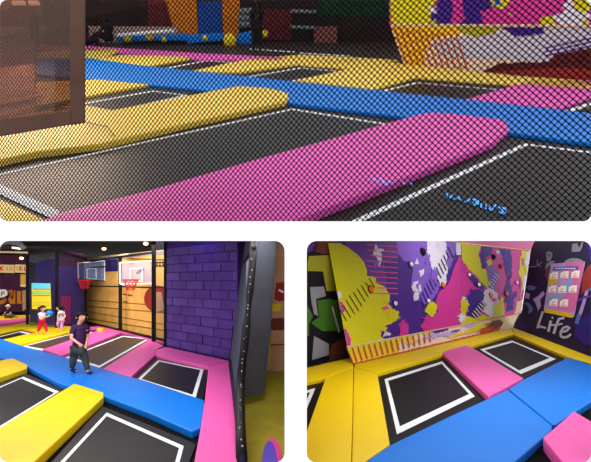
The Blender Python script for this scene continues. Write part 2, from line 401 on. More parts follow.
P1([(24, 228), (60, 212.5), (150, 190), (250, 161), (420, 114), (432, 112.5), (450, 113.2), (500, 119), (507, 122), (509, 130), (494, 142), (440, 163.5), (340, 202.5), (275, 228)], 'pink', 'large magenta mat between the two nearest trampolines', h=.18)
P1([(-30, 200), (0, 199), (44, 219), (36, 229), (-30, 229)], 'yellow', 'ochre mat corner in the lower left of the upper hall', h=.04)
g = G(); stroke(g, GL, [(85, 122), (94, 124), (108, 127), (114, 136)], 1.2, 'wood_gold_dark', .23); g.build('mat_seam', label='brown curved seam cord lying on the nearest yellow mat', cat='seam')
# mirrored blue sign reflection drawn as glowing strokes on bed and mat edge
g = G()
def gl(pts, w=1.5): stroke(g, GL, [(440 + x / 7.88, 185 + y / 7.88) for x, y in pts], w, 'reflection_blue', .05)
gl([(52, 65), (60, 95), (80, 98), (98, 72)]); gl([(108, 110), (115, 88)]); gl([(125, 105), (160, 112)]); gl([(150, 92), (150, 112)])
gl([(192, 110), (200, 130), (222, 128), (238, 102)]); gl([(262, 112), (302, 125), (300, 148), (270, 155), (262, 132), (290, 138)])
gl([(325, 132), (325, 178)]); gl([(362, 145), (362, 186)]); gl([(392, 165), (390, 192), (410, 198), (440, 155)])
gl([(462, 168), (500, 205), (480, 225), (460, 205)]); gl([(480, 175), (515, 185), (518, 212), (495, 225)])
g.build('sign_reflection', label='light blue sign reflection drawn as curved letters on the right trampoline bed', cat='reflected_lettering')
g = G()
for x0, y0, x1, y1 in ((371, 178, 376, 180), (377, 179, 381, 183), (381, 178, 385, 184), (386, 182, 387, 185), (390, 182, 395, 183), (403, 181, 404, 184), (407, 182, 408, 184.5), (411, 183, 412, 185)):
    stroke(g, GL, [(x0, y0), (x1, y1)], 1.1, 'reflection_blue', .26)
g.build('sign_reflection', label='faint light blue sign reflection drawn at the edge of the large magenta mat', cat='reflected_lettering')

# back of the upper hall
BK = Pl(GL.at(295, 42), F1)
def wall1(x0, x1, yt, yb, m, name, label, off=0, th=.15):
    g = G(); g.prism([BK.at(x, y, off) for x, y in ((x0, yb), (x0, yt), (x1, yt), (x1, yb))], F1 * th, m)
    return g.build(name, label=label, cat='wall', kind='structure')
wall1(-150, 760, -40, 42, 'dark_wall', 'wall_back', 'dark brown back wall of the upper hall')
def panel1(polys, name, label, cat, off=.06):
    g = G()
    for px, m in polys: g.prism([BK.at(x, y, off) for x, y in px], F1 * (off - .01), m)
    return g.build(name, label=label, cat=cat)
panel1([([(160, -10), (196, -10), (198, 35), (175, 35)], 'orange_net')], 'wall_panel', 'orange netted panel left of the blue door', 'wall panel')
panel1([([(222, -10), (240, -10), (239, 38), (223, 38)], 'orange_net')], 'wall_panel', 'orange netted panel right of the blue door', 'wall panel')
panel1([([(198, 1), (222, 1), (222, 39), (198, 39)], 'door_blue')], 'blue_door', 'blue door between two orange netted panels', 'door', .09)
panel1([([(318, -10), (391, -10), (391, 17), (318, 16)], 'green_dark')], 'wall_panel', 'dark green panel high on the back wall', 'wall panel')
panel1([([(263, 8), (292, 10), (292, 40), (263, 40)], 'maroon')], 'wall_panel', 'dark maroon panel right of the standing figure', 'wall panel')
panel1([([(314, 27), (337, 27), (337, 43), (314, 43)], 'lobby_reflection_and_cabinet')], 'cabinet', 'brown box standing against the dark back wall', 'cabinet', .4)
panel1([([(148, 0), (166, 0), (174, 31), (148, 31)], 'maroon')], 'wall_panel', 'reddish brown panel left of the left orange netted panel', 'wall panel')
for i, y in enumerate((11, 17.5, 24)):
    g = G(); g.tube([BK.at(239 + i * -.5, y + .7, .5), BK.at(253 - i, y, .5)], .18, 'grey_pipe'); g.build('pipe', smooth=True, label=['top', 'middle', 'lowest'][i] + ' of three grey pipes beside the right orange panel', cat='pipe')
for i, y in enumerate((11, 27)):
    g = G(); g.tube([BK.at(290, y, .5), BK.at(316, y + 1, .5)], .1, 'grey_pipe'); g.build('rail', smooth=True, label=['upper', 'lower'][i] + ' thin grey rail on the dark wall left of the green panel', cat='rail')
g = G()
for a, b in (((300, 53), (350, 56)), ((250, 49), (295, 52))): stroke(g, GL, [a, b], .8, 'line_white', .02)
g.build('floor_stripe', label='thin broken white stripe on the dark floor near the back wall', cat='floor stripe')
panel1([([(-60, 25), (178, 27), (178, 40), (84, 44), (-60, 44)], 'partition_brown')], 'low_partition', 'low grey brown partition at the foot of the back wall', 'partition', .2)
# soft play things on the ledge
def block1(px, m, label, d=.9):
    base = px; pl = Pl(GL.at(px[0][0], 44.5), F1); g = G(); g.prism([pl.at(x, y) for x, y in px], F1 * d, m); return g.build('foam_block', bevel=.06, label=label, cat='foam block', group='soft play blocks at the back')
block1([(116, 36), (134, 35), (134, 41), (117, 42)], 'hall_blue', 'leftmost blue foam block under the white pole')
block1([(133, 36), (148, 34), (148, 41), (133, 41)], 'hall_blue', 'blue foam block between two yellow balls')
block1([(150, 37), (160, 36), (186, 34), (188, 41), (150, 41)], 'hall_blue', 'long blue foam block right of the second yellow ball')
block1([(186, 36), (222, 34), (222, 41), (188, 44)], 'hall_blue', 'blue foam block in front of the blue door')
block1([(237, 35), (253, 31), (252, 44), (238, 45)], 'hall_blue', 'tall blue foam block beside the yellow dome')
def ball1(px, py, r, m, label, name='play_ball'):
    pl = Pl(GL.at(px, 45.5), F1); g = G(); c = pl.at(px, py); rr = r / F * c.y; g.ball(c, rr, m); return g.build(name, smooth=True, label=label, cat='ball', group='play balls at the back')
ball1(127.5, 37.5, 4.2, 'ball_yellow', 'yellow ball at the left end of the white pole')
ball1(149.5, 36.5, 4.0, 'ball_yellow', 'yellow ball near the middle of the white pole')
ball1(164, 39.5, 2.6, 'ball_yellow', 'small yellow ball right of the white pole middle')
ball1(230, 41, 6.8, 'ball_yellow', 'large yellow dome below the right orange panel')
ball1(205, 38, 2.6, 'ball_yellow', 'small yellow ball before the blue door')
ball1(265, 34, 3.4, 'ball_yellow', 'olive yellow ball right of the standing dark figure')
pl = Pl(GL.at(145, 46), F1); g = G(); g.tube([pl.at(117, 35.3), pl.at(174, 31)], .1, 'p_ballwhite'); g.build('pole', smooth=True, label='thin white pole lying over the blue foam blocks', cat='pole')

# mural wall of the upper hall
a = GL.at(407, 67); b = GL.at(591, 81); MW = pl3(a, b, a + U1 - F1 * -.15)
g = G(); Z = V((0, .3, .1))
g.prism([MW.at(x, y) for x, y in ((392, 25), (640, 27), (640, 86), (407, 67))], Z, 'p_cream')
patch(g, MW, [(392, 25), (480, 26), (470, 31), (452, 35), (430, 40), (424, 60), (428, 69), (407, 67)], 'p_gold', .01, .7, 3)
patch(g, MW, [(430, 42), (460, 38), (480, 33), (545, 28), (596, 28), (596, 46), (556, 54), (546, 62), (500, 60), (440, 58)], 'p_lav2', .011, 1.2, 21)
patch(g, MW, [(455, 26), (500, 26), (495, 33), (478, 38), (466, 34)], 'p_olive', .012, .7, 4)
patch(g, MW, [(500, 27), (545, 27), (541, 34), (515, 36)], 'p_navy', .012, 1.2, 5)
for i in range(11):
    x = 394 + i * 6.2; stroke(g, MW, [(x, 27 + i * .8), (x + 13 - i * .2, 65 + i * .4)], 1.7, 'p_rust', .016)
patch(g, MW, [(483, 72), (500, 63), (548, 62), (556, 54), (591, 48), (640, 50), (640, 86)], 'maroon', .014, 1, 6)
patch(g, MW, [(483, 72), (556, 68), (640, 70), (640, 86)], 'red_paint', .018, .8, 7)
for i in range(3): stroke(g, MW, [(545, 48 + i * 4), (592, 38 + i * 4)], 1.6, 'p_purple', .02)
g.build('wall_panel', label='sloping lower board of the mural with rust red slanting stripes on yellow', cat='wall panel')
g = G()
g.prism([MW.at(x, y) for x, y in ((390, -30), (640, -30), (640, 26.5), (391, 24.3))], Z, 'p_magenta')
patch(g, MW, [(390, -30), (440, -30), (438, 0), (431, 8), (432, 18), (430, 24.8), (391, 24.4)], 'p_yellow', .01, .8, 8)
patch(g, MW, [(437, -20), (500, -20), (492, 8), (480, 12), (484, 25.4), (466, 25), (432, 24.6), (431, 14), (438, 4)], 'p_navy', .012, 1.2, 9)
patch(g, MW, [(451, -5), (461, -5), (464, 14), (460, 24.6), (450, 24.6), (453, 12)], 'p_magenta', .014, 1, 10)
patch(g, MW, [(484, -20), (512, -20), (509, 4), (503, 9), (492, 6)], 'p_yellow', .016, 1, 11)
patch(g, MW, [(550, 18), (566, 10), (571, -8), (584, -8), (591, 15), (588, 26), (560, 26)], 'p_white', .014, 1.6, 12)
patch(g, MW, [(571, -20), (620, -20), (620, 6), (590, 7), (585, 14), (574, 8)], 'p_yellow', .018, 1.2, 13)
patch(g, MW, [(539, 25.8), (541, 17), (552, 16), (556, 26)], 'p_yellow', .02, .8, 14)
for i, (x, y, r, m_) in enumerate(((433, 10, 5, 'p_white'), (434, 22, 3, 'p_yellow'), (470, 12, 5, 'p_navy'), (462, 18, 4, 'p_magenta'), (560, 18, 6, 'p_white'), (574, 16, 6, 'p_white'), (566, 6, 4, 'p_white'), (578, 2, 5, 'p_yellow'), (546, 20, 4, 'p_yellow'), (511, 14, 2.4, 'p_yellow'), (497, 2, 4, 'p_blue'), (585, 22, 4, 'p_yellow'))):
    splat(g, MW, x, y, r, m_, .022 + i * .0006, 10 + i, 9)
g.build('wall_panel', label='upper mural board splashed yellow green, navy, magenta and white', cat='wall panel')
g = G(); g.bar(MW.at(391, 24.8, .05), MW.at(640, 26.8, .05), .1, .06, 'p_cream'); g.build('wall_trim', label='pale ledge between the upper and lower mural boards', cat='trim')

# lobby reflected in the brown pane, built solid behind it
g = G(); g.prism([GL.at(x, y, .03) for x, y in ((-60, 140), (35, 130), (35, 110), (35, 30), (-60, 30))], -U1 * .03, 'lobby_wood_reflection'); g.build('lobby_floor_reflection', label='reddish brown wooden lobby floor, a pane reflection built solid, at the left edge', cat='floor', kind='structure')
g = G(); g.prism([BK.at(x, y, .3) for x, y in ((-60, 27), (42, 27), (42, -20), (-60, -20))], F1 * .2, 'lobby_reflection_and_cabinet'); g.build('wall_lobby_reflection', label='reddish brown wall of the reflected lobby', cat='wall', kind='structure')
g = G(); g.prism([BK.at(x, y, .7) for x, y in ((-20, -6), (12, -6), (10, 6), (5, 11), (-20, 12))], F1 * .2, 'tan_wall'); g.build('wall_panel', label='pale tan wall piece in the upper left corner', cat='wall panel')
g = G(); g.bar(BK.at(12, 3, .5), BK.at(25, 3, .5), .2, .16, 'strip_light_reflection'); g.bar(BK.at(29, 3, .5), BK.at(39, 3, .5), .2, .16, 'strip_light_reflection'); g.build('strip_lamp_reflection', label='warm white strip lamp high on the wall of the reflected lobby', cat='lamp')
for i, (a_, b_, w_) in enumerate((((-6, 103), (40, 94.5), 3.0), ((-6, 115), (34, 106), 1.6), ((10, 118.5), (52, 111), 2.0))):  # lamp reflections painted as flat stripes
    g = G(); stroke(g, GL, [a_, b_], w_, 'lamp_reflection', .13); g.build('floor_stripe', label=['widest and highest', 'thin middle', 'lowest'][i] + ' pale orange lamp reflection painted on the lobby floor', cat='floor stripe')
g = G(); g.prism([GL.at(x, y, .12) for x, y in ((-60, 158), (35, 146), (84, 122), (84, 114), (-60, 122))], -U1 * .1, 'hall_floor'); 
# glass partition
GP = Pl(at_depth(84, 121, 4.5), FWD)
gp = empty('glass_partition', GP.at(42, 130), 'brown tinted glass pane with a dark end post at the left of the upper hall', 'partition')
g = G(); g.prism([GP.at(x, y) for x, y in ((-50, -40), (70, -40), (70, 124), (-50, 144))], V((0, .01, 0)), 'pane_brown'); g.build('pane', gp)
g = G(); g.prism([GP.at(x, y) for x, y in ((70, -40), (83.5, -40), (83.5, 121.5), (70, 123.6))], V((0, .04, 0)), 'post_brown'); g.build('end_post', gp, label='dark brown end post')
g = G(); g.prism([GP.at(x, y, .005) for x, y in ((-50, 126), (70, 111), (70, 124), (-50, 144))], V((0, .02, 0)), 'post_brown'); g.build('bottom_rail', gp, label='dark brown bottom rail')

dark = dict(skin='skin_dim', top='cloth_dark', legs='cloth_dark', feet='cloth_dark', hair='hair')
def stand(px, top, bot):
    h = bot - top; w_ = h * .11
    return dict(head=(px, top + h * .07, 0), neck=(px, top + h * .15, 0), sl=(px - w_, top + h * .19, 0), sr=(px + w_, top + h * .19, 0), el=(px - w_ * 1.3, top + h * .34, 0), er=(px + w_ * 1.3, top + h * .34, 0),
                wl=(px - w_ * 1.2, top + h * .47, -.05), wr=(px + w_ * 1.2, top + h * .47, -.05), hl=(px - w_ * .55, top + h * .52, 0), hr=(px + w_ * .55, top + h * .52, 0), kl=(px - w_ * .6, top + h * .74, 0), kr=(px + w_ * .6, top + h * .74, 0),
                al=(px - w_ * .65, top + h * .96, 0), ar=(px + w_ * .65, top + h * .96, 0), tl=(px - w_ * .7, top + h * .98, -.1), tr=(px + w_ * .7, top + h * .98, -.1))
def sit(px, top, bot, d=-1):
    h = bot - top; w_ = h * .16
    return dict(head=(px + d * h * .1, top + h * .12, -.02), neck=(px + d * h * .05, top + h * .27, 0), sl=(px - w_, top + h * .36, 0), sr=(px + w_, top + h * .36, 0), el=(px - w_ * 1.4 + d * h * .1, top + h * .6, 0), er=(px + w_ * 1.2, top + h * .62, 0),
                wl=(px + d * h * .5, top + h * .66, -.1), wr=(px + d * h * .45, top + h * .7, -.1), hl=(px - w_ * .6, top + h * .84, 0), hr=(px + w_ * .6, top + h * .84, 0), kl=(px + d * h * .55, top + h * .74, -.1), kr=(px + d * h * .5, top + h * .78, .05),
                al=(px + d * h * .62, top + h * .96, -.1), ar=(px + d * h * .56, top + h * .96, .05), tl=(px + d * h * .75, top + h * .98, -.1), tr=(px + d * h * .7, top + h * .98, .05))
def met1(px, by, h_px): p = GL.at(px, by); return h_px / F * p.y
person((60, 46.5), GL, F1, sit(63, 19, 47), met1(60, 46.5, 46), dark, 'person in dark clothes sitting bent forward behind the brown pane, nearer to the post', face=(-1, -.3))
person((50, 46.5), GL, F1, sit(53, 22, 47), met1(50, 46.5, 42), dark, 'person in dark clothes sitting at the left of two behind the brown pane', face=(-1, -.3))
person((34.5, 44), GL, F1, stand(34.5, 11, 43.5), met1(34, 44, 30), dark, 'person in dark clothes standing far off under the strip lamp')
person((84, 46), GL, F1, sit(83, 20, 46, 1), met1(84, 46, 44), dark, 'person in dark clothes sitting behind the dark post', face=(1, -.3))
person((108, 46), GL, F1, sit(108, 17, 41, -1), met1(108, 46, 40), dark, 'person in dark clothes sitting before the dark wall, right of the post', face=(-1, -.3))
person((258, 50), GL, F1, stand(257, 2, 50), met1(258, 50, 48), dark, 'person in black standing right of the grey pipes')

# rope net in front of the upper hall
def net():
    A = at_depth(-14, HY, 5.45); B = at_depth(606, HY, 3.56); t = (B - A); Lh = t.length; t.normalize(); nrm = t.cross(UP).normalized()
    cw, chh, r = .0590, .0640, .0037
    zt = 4.9; zb = 1.6 + 44 / F * 3.5; g = G(); H = zt - zb; slope = chh / cw
    def hem(sd): return 1.6 + 52 / F * (A.y + (B.y - A.y) * sd / Lh)      # the hem follows the sloping floor edge
    def seg(s0, z0, s1, z1):
        a = A + t * s0; b = A + t * s1; a.z = z0; b.z = z1
        g.bar(a, b, r * 2, r * 1.3, 'rope_black', up=nrm)
    n = int((Lh + H / slope) / cw) + 2
    for i in range(n):
        s0 = -H / slope + i * cw
        for sg in (1, -1):
            # line: z = zb + slope*(s - s0) (sg 1) or mirrored
            sa, sb = max(s0, 0), min(s0 + H / slope, Lh)
            if sb <= sa: continue
            za = zb + slope * (sa - s0); zc = zb + slope * (sb - s0)
            p = [sa, za, sb, zc] if sg == 1 else [sa, zt - (za - zb), sb, zt - (zc - zb)]
            f0 = p[1] - hem(p[0]); f1 = p[3] - hem(p[2])
            if f0 < 0 and f1 < 0: continue
            if f0 < 0 or f1 < 0:
                u = f0 / (f0 - f1); sm = p[0] + (p[2] - p[0]) * u; zm = p[1] + (p[3] - p[1]) * u
                if f0 < 0: p[0], p[1] = sm, zm
                else: p[2], p[3] = sm, zm
            seg(*p)
    a = A.copy(); a.z = hem(0); b = B.copy(); b.z = hem(Lh); g.bar(a, b, r * 3, r * 3, 'rope_black')
    kn = [(0, 0, .015), (.0092, 0, 0), (0, .005, 0), (-.0092, 0, 0), (0, -.005, 0), (0, 0, -.015)]
    fk = [[0, 1, 2], [0, 2, 3], [0, 3, 4], [0, 4, 1], [5, 2, 1], [5, 3, 2], [5, 4, 3], [5, 1, 4]]; vs = []; fs = []
    for i in range(n):
        for j in range(n):
            sc = (-H / slope + i * cw - H / slope + j * cw) / 2 + H / (2 * slope); z = zb + slope * (sc + H / slope - i * cw)
            if 0 < sc < Lh and zb < z < zt and z > hem(sc):
                c = A + t * sc; c.z = z; k = len(vs); vs += [c + t * a + nrm * b_ + UP * e for a, b_, e in kn]; fs += [[k + q for q in f] for f in fk]
    g.mesh(vs, fs, 'rope_black')
    return g
g = net()
g.build('safety_net', label='black diamond mesh rope net hanging in front of the upper hall', cat='safety net', kind='stuff')

# =================================================================== LOWER LEFT HALL
H2 = .08
def P2(px, m, label, h=H2, group='lower left hall foam mats'): return pad('foam_mat', px, FL, h, m + '_vinyl', label, group)
def T2(bed, line, label, wh, wv, bm='bed_black', group='lower left hall trampolines'): return trampoline(FL, bed, line, label, wh, wv, bm, group)
T2([(-8, 386), (24, 373), (67, 391), (-8, 436)], [(-10, 391), (23.4, 376.7), (59, 391.6), (-10, 434)], 'black trampoline between the two nearest yellow mats', .032, .065)
T2([(40, 475), (102, 406), (196, 444), (184, 475)], [(49, 474), (106.6, 412.6), (183.7, 446), (176.5, 474)], 'large black trampoline at the bottom, below the blue mat', .038, .055)
T2([(128, 381), (155, 357), (209, 368.2), (202, 402)], [(137, 379.8), (158.3, 360), (203.6, 369.4), (195.6, 398)], 'black trampoline framed by pink mats before the brick wall', .055, .07)
T2([(59, 358), (121, 333.6), (154, 338), (100, 370.5)], [(64, 358), (122.8, 335.8), (149.7, 338.7), (98.3, 368.4)], 'brownish trampoline with its near corner at the blue mat, right of the boy', .07, .12, 'bed_brown')
T2([(15, 347), (82, 328.8), (100, 331), (44, 352)], [(20, 346.8), (82, 331), (96, 332.6), (42, 350.6)], 'brownish trampoline behind the boy', .07, .14, 'bed_brown')
T2([(-12, 337.5), (21, 329.2), (38, 332.4), (-4, 341)], [(-12, 339.2), (21.5, 331), (32, 333.6), (-4, 342)], 'small dark trampoline surrounded by yellow mats at the left', .08, .14)
P2([(-8, 337), (0, 338.5), (23, 346), (68.5, 358.2), (101.5, 368.2), (149.7, 382), (203.6, 399.8), (204.5, 404), (200.5, 428), (192, 431.5), (150, 413), (104, 396), (60, 383.5), (27, 366.5), (-8, 354)], 'blue', 'wide blue mat crossing the lower left hall')
P2([(-8, 362), (0, 360.5), (13, 358.3), (27.4, 364.6), (27, 368.4), (-8, 380)], 'yellow', 'short yellow mat at the left edge below the blue mat', h=.1)
P2([(-8, 432), (74.5, 383.4), (103.6, 392.3), (103.5, 397), (21, 474), (-8, 474)], 'yellow', 'large yellow mat in the lower left corner', h=.1)
P2([(208.6, 366.8), (228.6, 361), (233.6, 404), (240, 468), (193, 468), (200.5, 428), (204.5, 402)], 'pink', 'long pink mat along the right net')
P2([(155.5, 350.2), (166, 346.8), (228.4, 360.6), (208.3, 366.6), (155.4, 355)], 'pink', 'pink mat along the foot of the purple brick wall')
P2([(101.8, 369.2), (130.3, 377.2), (155.2, 355.2), (155.3, 350.3), (164, 345.5), (152, 341), (149.6, 339.4)], 'pink', 'pink mat slanting between the two right trampolines')
P2([(43, 349.2), (62.5, 355.4), (121, 332.4), (106, 329.2), (98.5, 330.2)], 'pink', 'pink mat slanting behind the boy, left of the brownish trampoline')
P2([(84, 327.6), (99, 326), (164, 341.5), (152.6, 341), (149, 337), (121, 331.8), (106, 328.6)], 'pink', 'pink mat running along the black frame screen')
P2([(3, 339.4), (38, 332), (54, 330.5), (72, 331), (19.5, 344.8)], 'yellow', 'yellow mat slanting from the blue mat to the girls')
P2([(-8, 334), (-8, 328), (29, 322), (60, 325), (84, 328.4), (72, 331.2), (54, 330.6), (38, 331.8), (21, 328)], 'yellow', 'yellow mat lying before the purple pillar')
P2([(-8, 321), (30, 317.4), (30, 320.4), (-8, 325.4)], 'pink', 'far pink strip at the left beyond the trampolines')
P2([(-8, 316.2), (30, 314.6), (30, 317.2), (-8, 320.6)], 'yellow', 'farthest yellow mat under the sitting person')
# yellow cube
pl = Pl(FL.at(100, 334.5), FWD); g = G(); g.prism([pl.at(96.8, 328.5), pl.at(102.6, 328.8), pl.at(102.6, 333), pl.at(96.8, 332.7)], FWD * .16, 'ball_yellow'); g.build('foam_cube', bevel=.01, label='small yellow foam cube on the pink mat by the black frame', cat='foam block')

# brick wall
BW = pl3(FL.at(167, 346.8), FL.at(232, 360.6), FL.at(167, 346.8) + UP)
def wallpt(P0, P1_, s, z): return V(P0).lerp(V(P1_), s) + UP * z
def brick_wall():
    a = FL.at(167, 346.8); b = FL.at(238.5, 362.0); L = (b - a).length; d = (b - a).normalized(); nn = BW.n
    g = G(); g.prism([a, b, b + UP * 2.5, a + UP * 2.72], -nn * .2, 'mortar')
    rh = .197; r = random.Random(5); k = 0; z = 0.03
    while z < 2.3:
        s = -.3 * (k % 2); lim = L
        while s < L:
            w_ = .62 + r.uniform(-.05, .05); s0 = max(s, 0.01) + .012; s1 = min(s + w_, L) - .012
            if s1 > s0 + .03:
                top = 2.5 - .02
                q = [a + d * s0 + UP * (z + .01), a + d * s1 + UP * (z + .01), a + d * s1 + UP * (z + rh - .012), a + d * s0 + UP * (z + rh - .012)]
                o = .02 + r.uniform(-.006, .006)
                g.prism([p + nn * o for p in q], -nn * o, 'brick' if r.random() < .6 else 'brick_light')
            s += w_
        z += rh; k += 1
    g.build('wall_brick', label='purple painted wall of large bricks', cat='wall', kind='structure')
brick_wall()
# ceiling
g = G(); g.prism([(-22, 11.5, 2.95), (0.5, 11.5, 2.95), (0.5, 24, 2.95), (-22, 24, 2.95)], V((0, 0, .1)), 'ceiling_black'); g.build('ceiling', label='black ceiling of the lower left hall', cat='ceiling', kind='structure')
# back walls
a = FL.at(84, 323.5); b = FL.at(166, 343.5); d = (b - a).normalized(); nb = V((-d.y, d.x, 0)); nb = -nb if (EYE - a).dot(nb) < 0 else nb
FS = Pl(a, nb)            # line of the black frame screen
WB = Pl(a - nb * .35, nb)
g = G(); g.prism([WB.at(80, 323), WB.at(176, 344), WB.at(176, 248.5), WB.at(80, 258.5)], -nb * .1, 'wood_gold')
for y0, y1, w_ in ((257, 260, 1.5), (300, 306, 1.0), (306, 313, 1.1), (311, 325, .9), (318, 331, 1.2)):
    stroke(g, WB, [(84, y0), (168, y1)], w_, 'wood_gold_dark', .008)
patch(g, WB, [(80, 260), (118, 256), (118, 271), (80, 273)], 'navy', .01)
patch(g, WB, [(84, 268), (104, 268), (104, 279), (84, 279)], 'p_steelblue', .013)
patch(g, WB, [(84, 259), (118, 255), (174, 249.5), (174, 252.5), (118, 259), (84, 262)], 'p_grey', .014)
disc(g, WB, 157.5, 299, 13.5, 13.5, 'red_paint', .012)
patch(g, WB, [(151.5, 292), (161, 292), (165, 310), (152, 313)], 'tan_wall', .016)
stroke(g, WB, [(123, 294), (126, 294.5)], 1.2, 'p_brown', .015); stroke(g, WB, [(128, 295), (132, 295.5)], 1.2, 'p_brown', .015); stroke(g, WB, [(123.5, 301), (127, 302)], 1, 'p_brown', .015)
g.build('wall_wood', label='golden wooden wall with a red round sign behind the frame screen', cat='wall', kind='structure')
a = at_depth(-60, HY, 20.8)
LB = Pl((-10, 20.8, 0), FWD)
g = G(); g.prism([LB.at(-140, 311.8), LB.at(60, 311.8), LB.at(60, 254), LB.at(-140, 254)], FWD * .1, 'plum_wall')
for (cx, cy) in ((11.5, 296), (20, 296)):
    pass
patch(g, LB, [(0, 294), (6, 296), (6.5, 300), (3.5, 304), (-3, 304.5), (-3, 301), (2, 299.5)], 'letter_orange', .02)
patch(g, LB, [(8.5, 290), (12.6, 290), (12.8, 295), (10.6, 297.5), (13, 300), (14, 290.4), (15.4, 290.4), (15.2, 304), (10, 304), (8, 299), (9, 295)], 'letter_orange', .02)
patch(g, LB, [(17, 291), (21, 291), (20.5, 299), (22, 303.5), (17, 304)], 'letter_orange', .02)
patch(g, LB, [(20.4, 274.5), (27, 274), (27, 284.5), (20.4, 284.5)], 'wood_gold', .02)
patch(g, LB, [(20.4, 284.5), (27, 284.5), (27, 287), (20.4, 286.6)], 'cream', .022)
patch(g, LB, [(22, 291), (28, 289), (28, 308), (22.5, 311)], 'tan_wall', .02)
g.build('wall_back', label='plum wall with large orange letter shapes at the far left', cat='wall', kind='structure')
LB2 = Pl((-10, 20.4, 0), FWD)
def sign(x0, x1, letters, label):
    g = G(); g.prism([LB2.at(x0, 264.4), LB2.at(x1, 264.8), LB2.at(x1, 273), LB2.at(x0, 272.4)], FWD * .08, 'cream')
    for pts, m_ in letters: stroke(g, LB2, pts, 1.1, m_, .012)
    g.build('sign_board', label=label, cat='sign', group='cream sign boards')
sign(-8, 14, [([(0.4, 266.4), (0.4, 270.6)], 'letter_red'), ([(3.4, 266.4), (.8, 268.4), (3.4, 270.6)], 'letter_red'), ([(8, 267), (6, 268.4), (8, 270.2)], 'green_print'), ([(9.6, 270.8), (11, 266.6), (12.6, 270.8)], 'p_gold')], 'cream sign board with a red K at the left edge')
sign(15, 27, [([(17, 266.6), (17, 270.8)], 'p_gold'), ([(19.4, 270.6), (19.4, 266.8), (20.8, 266.8), (20.8, 270.6)], 'p_grey'), ([(22.4, 266.6), (22.4, 270.8)], 'p_gold'), ([(24.6, 266.8), (24.6, 270.6), (26.2, 270.6)], 'letter_red')], 'cream sign board beside the pillar cage post')
g = G(); g.prism([LB2.at(-4, 289.5), LB2.at(5, 289.5), LB2.at(7.2, 292), LB2.at(6.8, 295.5), LB2.at(3.5, 297), LB2.at(-4, 298.5)], FWD * .08, 'p_ballwhite')
stroke(g, LB2, [(1.2, 296), (1.6, 291.8), (4, 291.8), (4, 293.8), (1.6, 293.8)], .8, 'p_green', .012); g.build('sign_board', label='white rounded sign with a green P at the left edge', cat='sign')
# lamps
def lamp(px, py, y, r, label):
    c = at_depth(px, py, y); g = G()
    g.ball(c, r * .72, 'lamp_warm', (1.1, 1.1, .8))
    root = empty('ceiling_lamp', c, label, 'lamp', 'warm round ceiling lamps'); g.build('lamp_bulb', root, smooth=True)
    g = G(); g.tube([c + V((0, 0, .05)), (c.x, c.y, 2.95)], r * .5, 'black_metal'); g.build('stem', root, smooth=True)
lamp(21.5, 258.2, 17.5, .10, 'leftmost warm ceiling lamp, over the cream sign boards')
lamp(104, 248.8, 15.4, .10, 'warm ceiling lamp above the left basketball hoop')
lamp(145.8, 243.6, 13.2, .10, 'warm ceiling lamp at the top edge above the right hoop')
c0 = at_depth(12.5, 247.6, 13.6); c1 = at_depth(22, 249, 13.6)
g = G(); g.bar(c0, c1, .06, .06, 'lamp_tube'); g.build('tube_lamp', label='short white tube lamp hanging under the black ceiling', cat='lamp')
g = G(); g.tube([at_depth(-6, 246, 13.4), at_depth(8, 241.5, 13.4), at_depth(20, 244, 13.4), at_depth(24, 249, 13.4)], .09, 'p_grey'); g.build('duct', smooth=True, label='grey curved duct above the white tube lamp', cat='duct')
g = G(); g.bar(at_depth(-8, 251.8, 13.3), at_depth(27, 252.6, 13.1), .07, .06, 'cream'); g.build('beam', label='pale beam running from the left edge to the pillar cage', cat='beam')
# pillar with its cage
c0 = FL.at(57, 330.0); yc = c0.y
pc = FL.at(57, 328.6)
fl_ = FL.at(31, 325.0); fr_ = FL.at(84, 324.4)
g = G(); t_ = 2.62
A0, B0, C0 = fl_ + V((.1, .1, 0)), pc + V((0, .12, 0)), fr_
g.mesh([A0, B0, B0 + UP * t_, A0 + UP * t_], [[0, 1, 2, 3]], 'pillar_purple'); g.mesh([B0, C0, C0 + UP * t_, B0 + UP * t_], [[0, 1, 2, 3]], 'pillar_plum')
D0 = A0 + (C0 - B0); g.mesh([A0, D0, C0, A0 + UP * t_, D0 + UP * t_, C0 + UP * t_, B0 + UP * t_], [[1, 0, 3, 4], [2, 1, 4, 5], [3, 6, 5, 4]], 'pillar_purple')
PLf = pl3(A0, B0, B0 + UP); PRf = pl3(B0, C0, C0 + UP)
patch(g, PLf, [(34.5, 258), (36.5, 326), (30.5, 324.8), (28, 256)], 'grey_fabric', .01)
patch(g, PLf, [(29, 255), (55, 252), (55, 259), (44, 260), (36, 263), (29, 262)], 'p_grey', .012)
patch(g, PRf, [(60.5, 296.5), (71, 296), (71, 322.6), (60.5, 325.5)], 'p_magenta', .012)
patch(g, PRf, [(57, 266), (84, 268), (84, 324), (72, 326), (72, 295), (57, 296)], 'pillar_purple', .008)
g.build('pillar', label='square purple pillar with a plum right face and a magenta patch', cat='pillar')
cage = empty('pillar_cage', c0, 'black metal frame cage with rope net around the purple pillar', 'frame')
PA = FL.at(27.4, 326.6); PB = FL.at(56.8, 330.2); PC = FL.at(85.5, 325.0)
def top_at(p, py): return V((p.x, p.y, 1.6 + (HY - py) / F * p.y))
tA, tB, tC = top_at(PA, 254.5), top_at(PB, 250.5), top_at(PC, 258.5)
for p, t in ((PA, tA), (PB, tB), (PC, tC)): g = G(); g.bar(p, t, .07, .07, 'black_metal'); g.build('post', cage)
for p, t in ((tA, tB), (tB, tC)): g = G(); g.bar(p, t, .08, .06, 'black_metal'); g.build('top_rail', cage)
for p, t in ((PA + UP * .04, PB + UP * .04),): g = G(); g.bar(p, t, .06, .06, 'black_metal'); g.build('bottom_rail', cage)
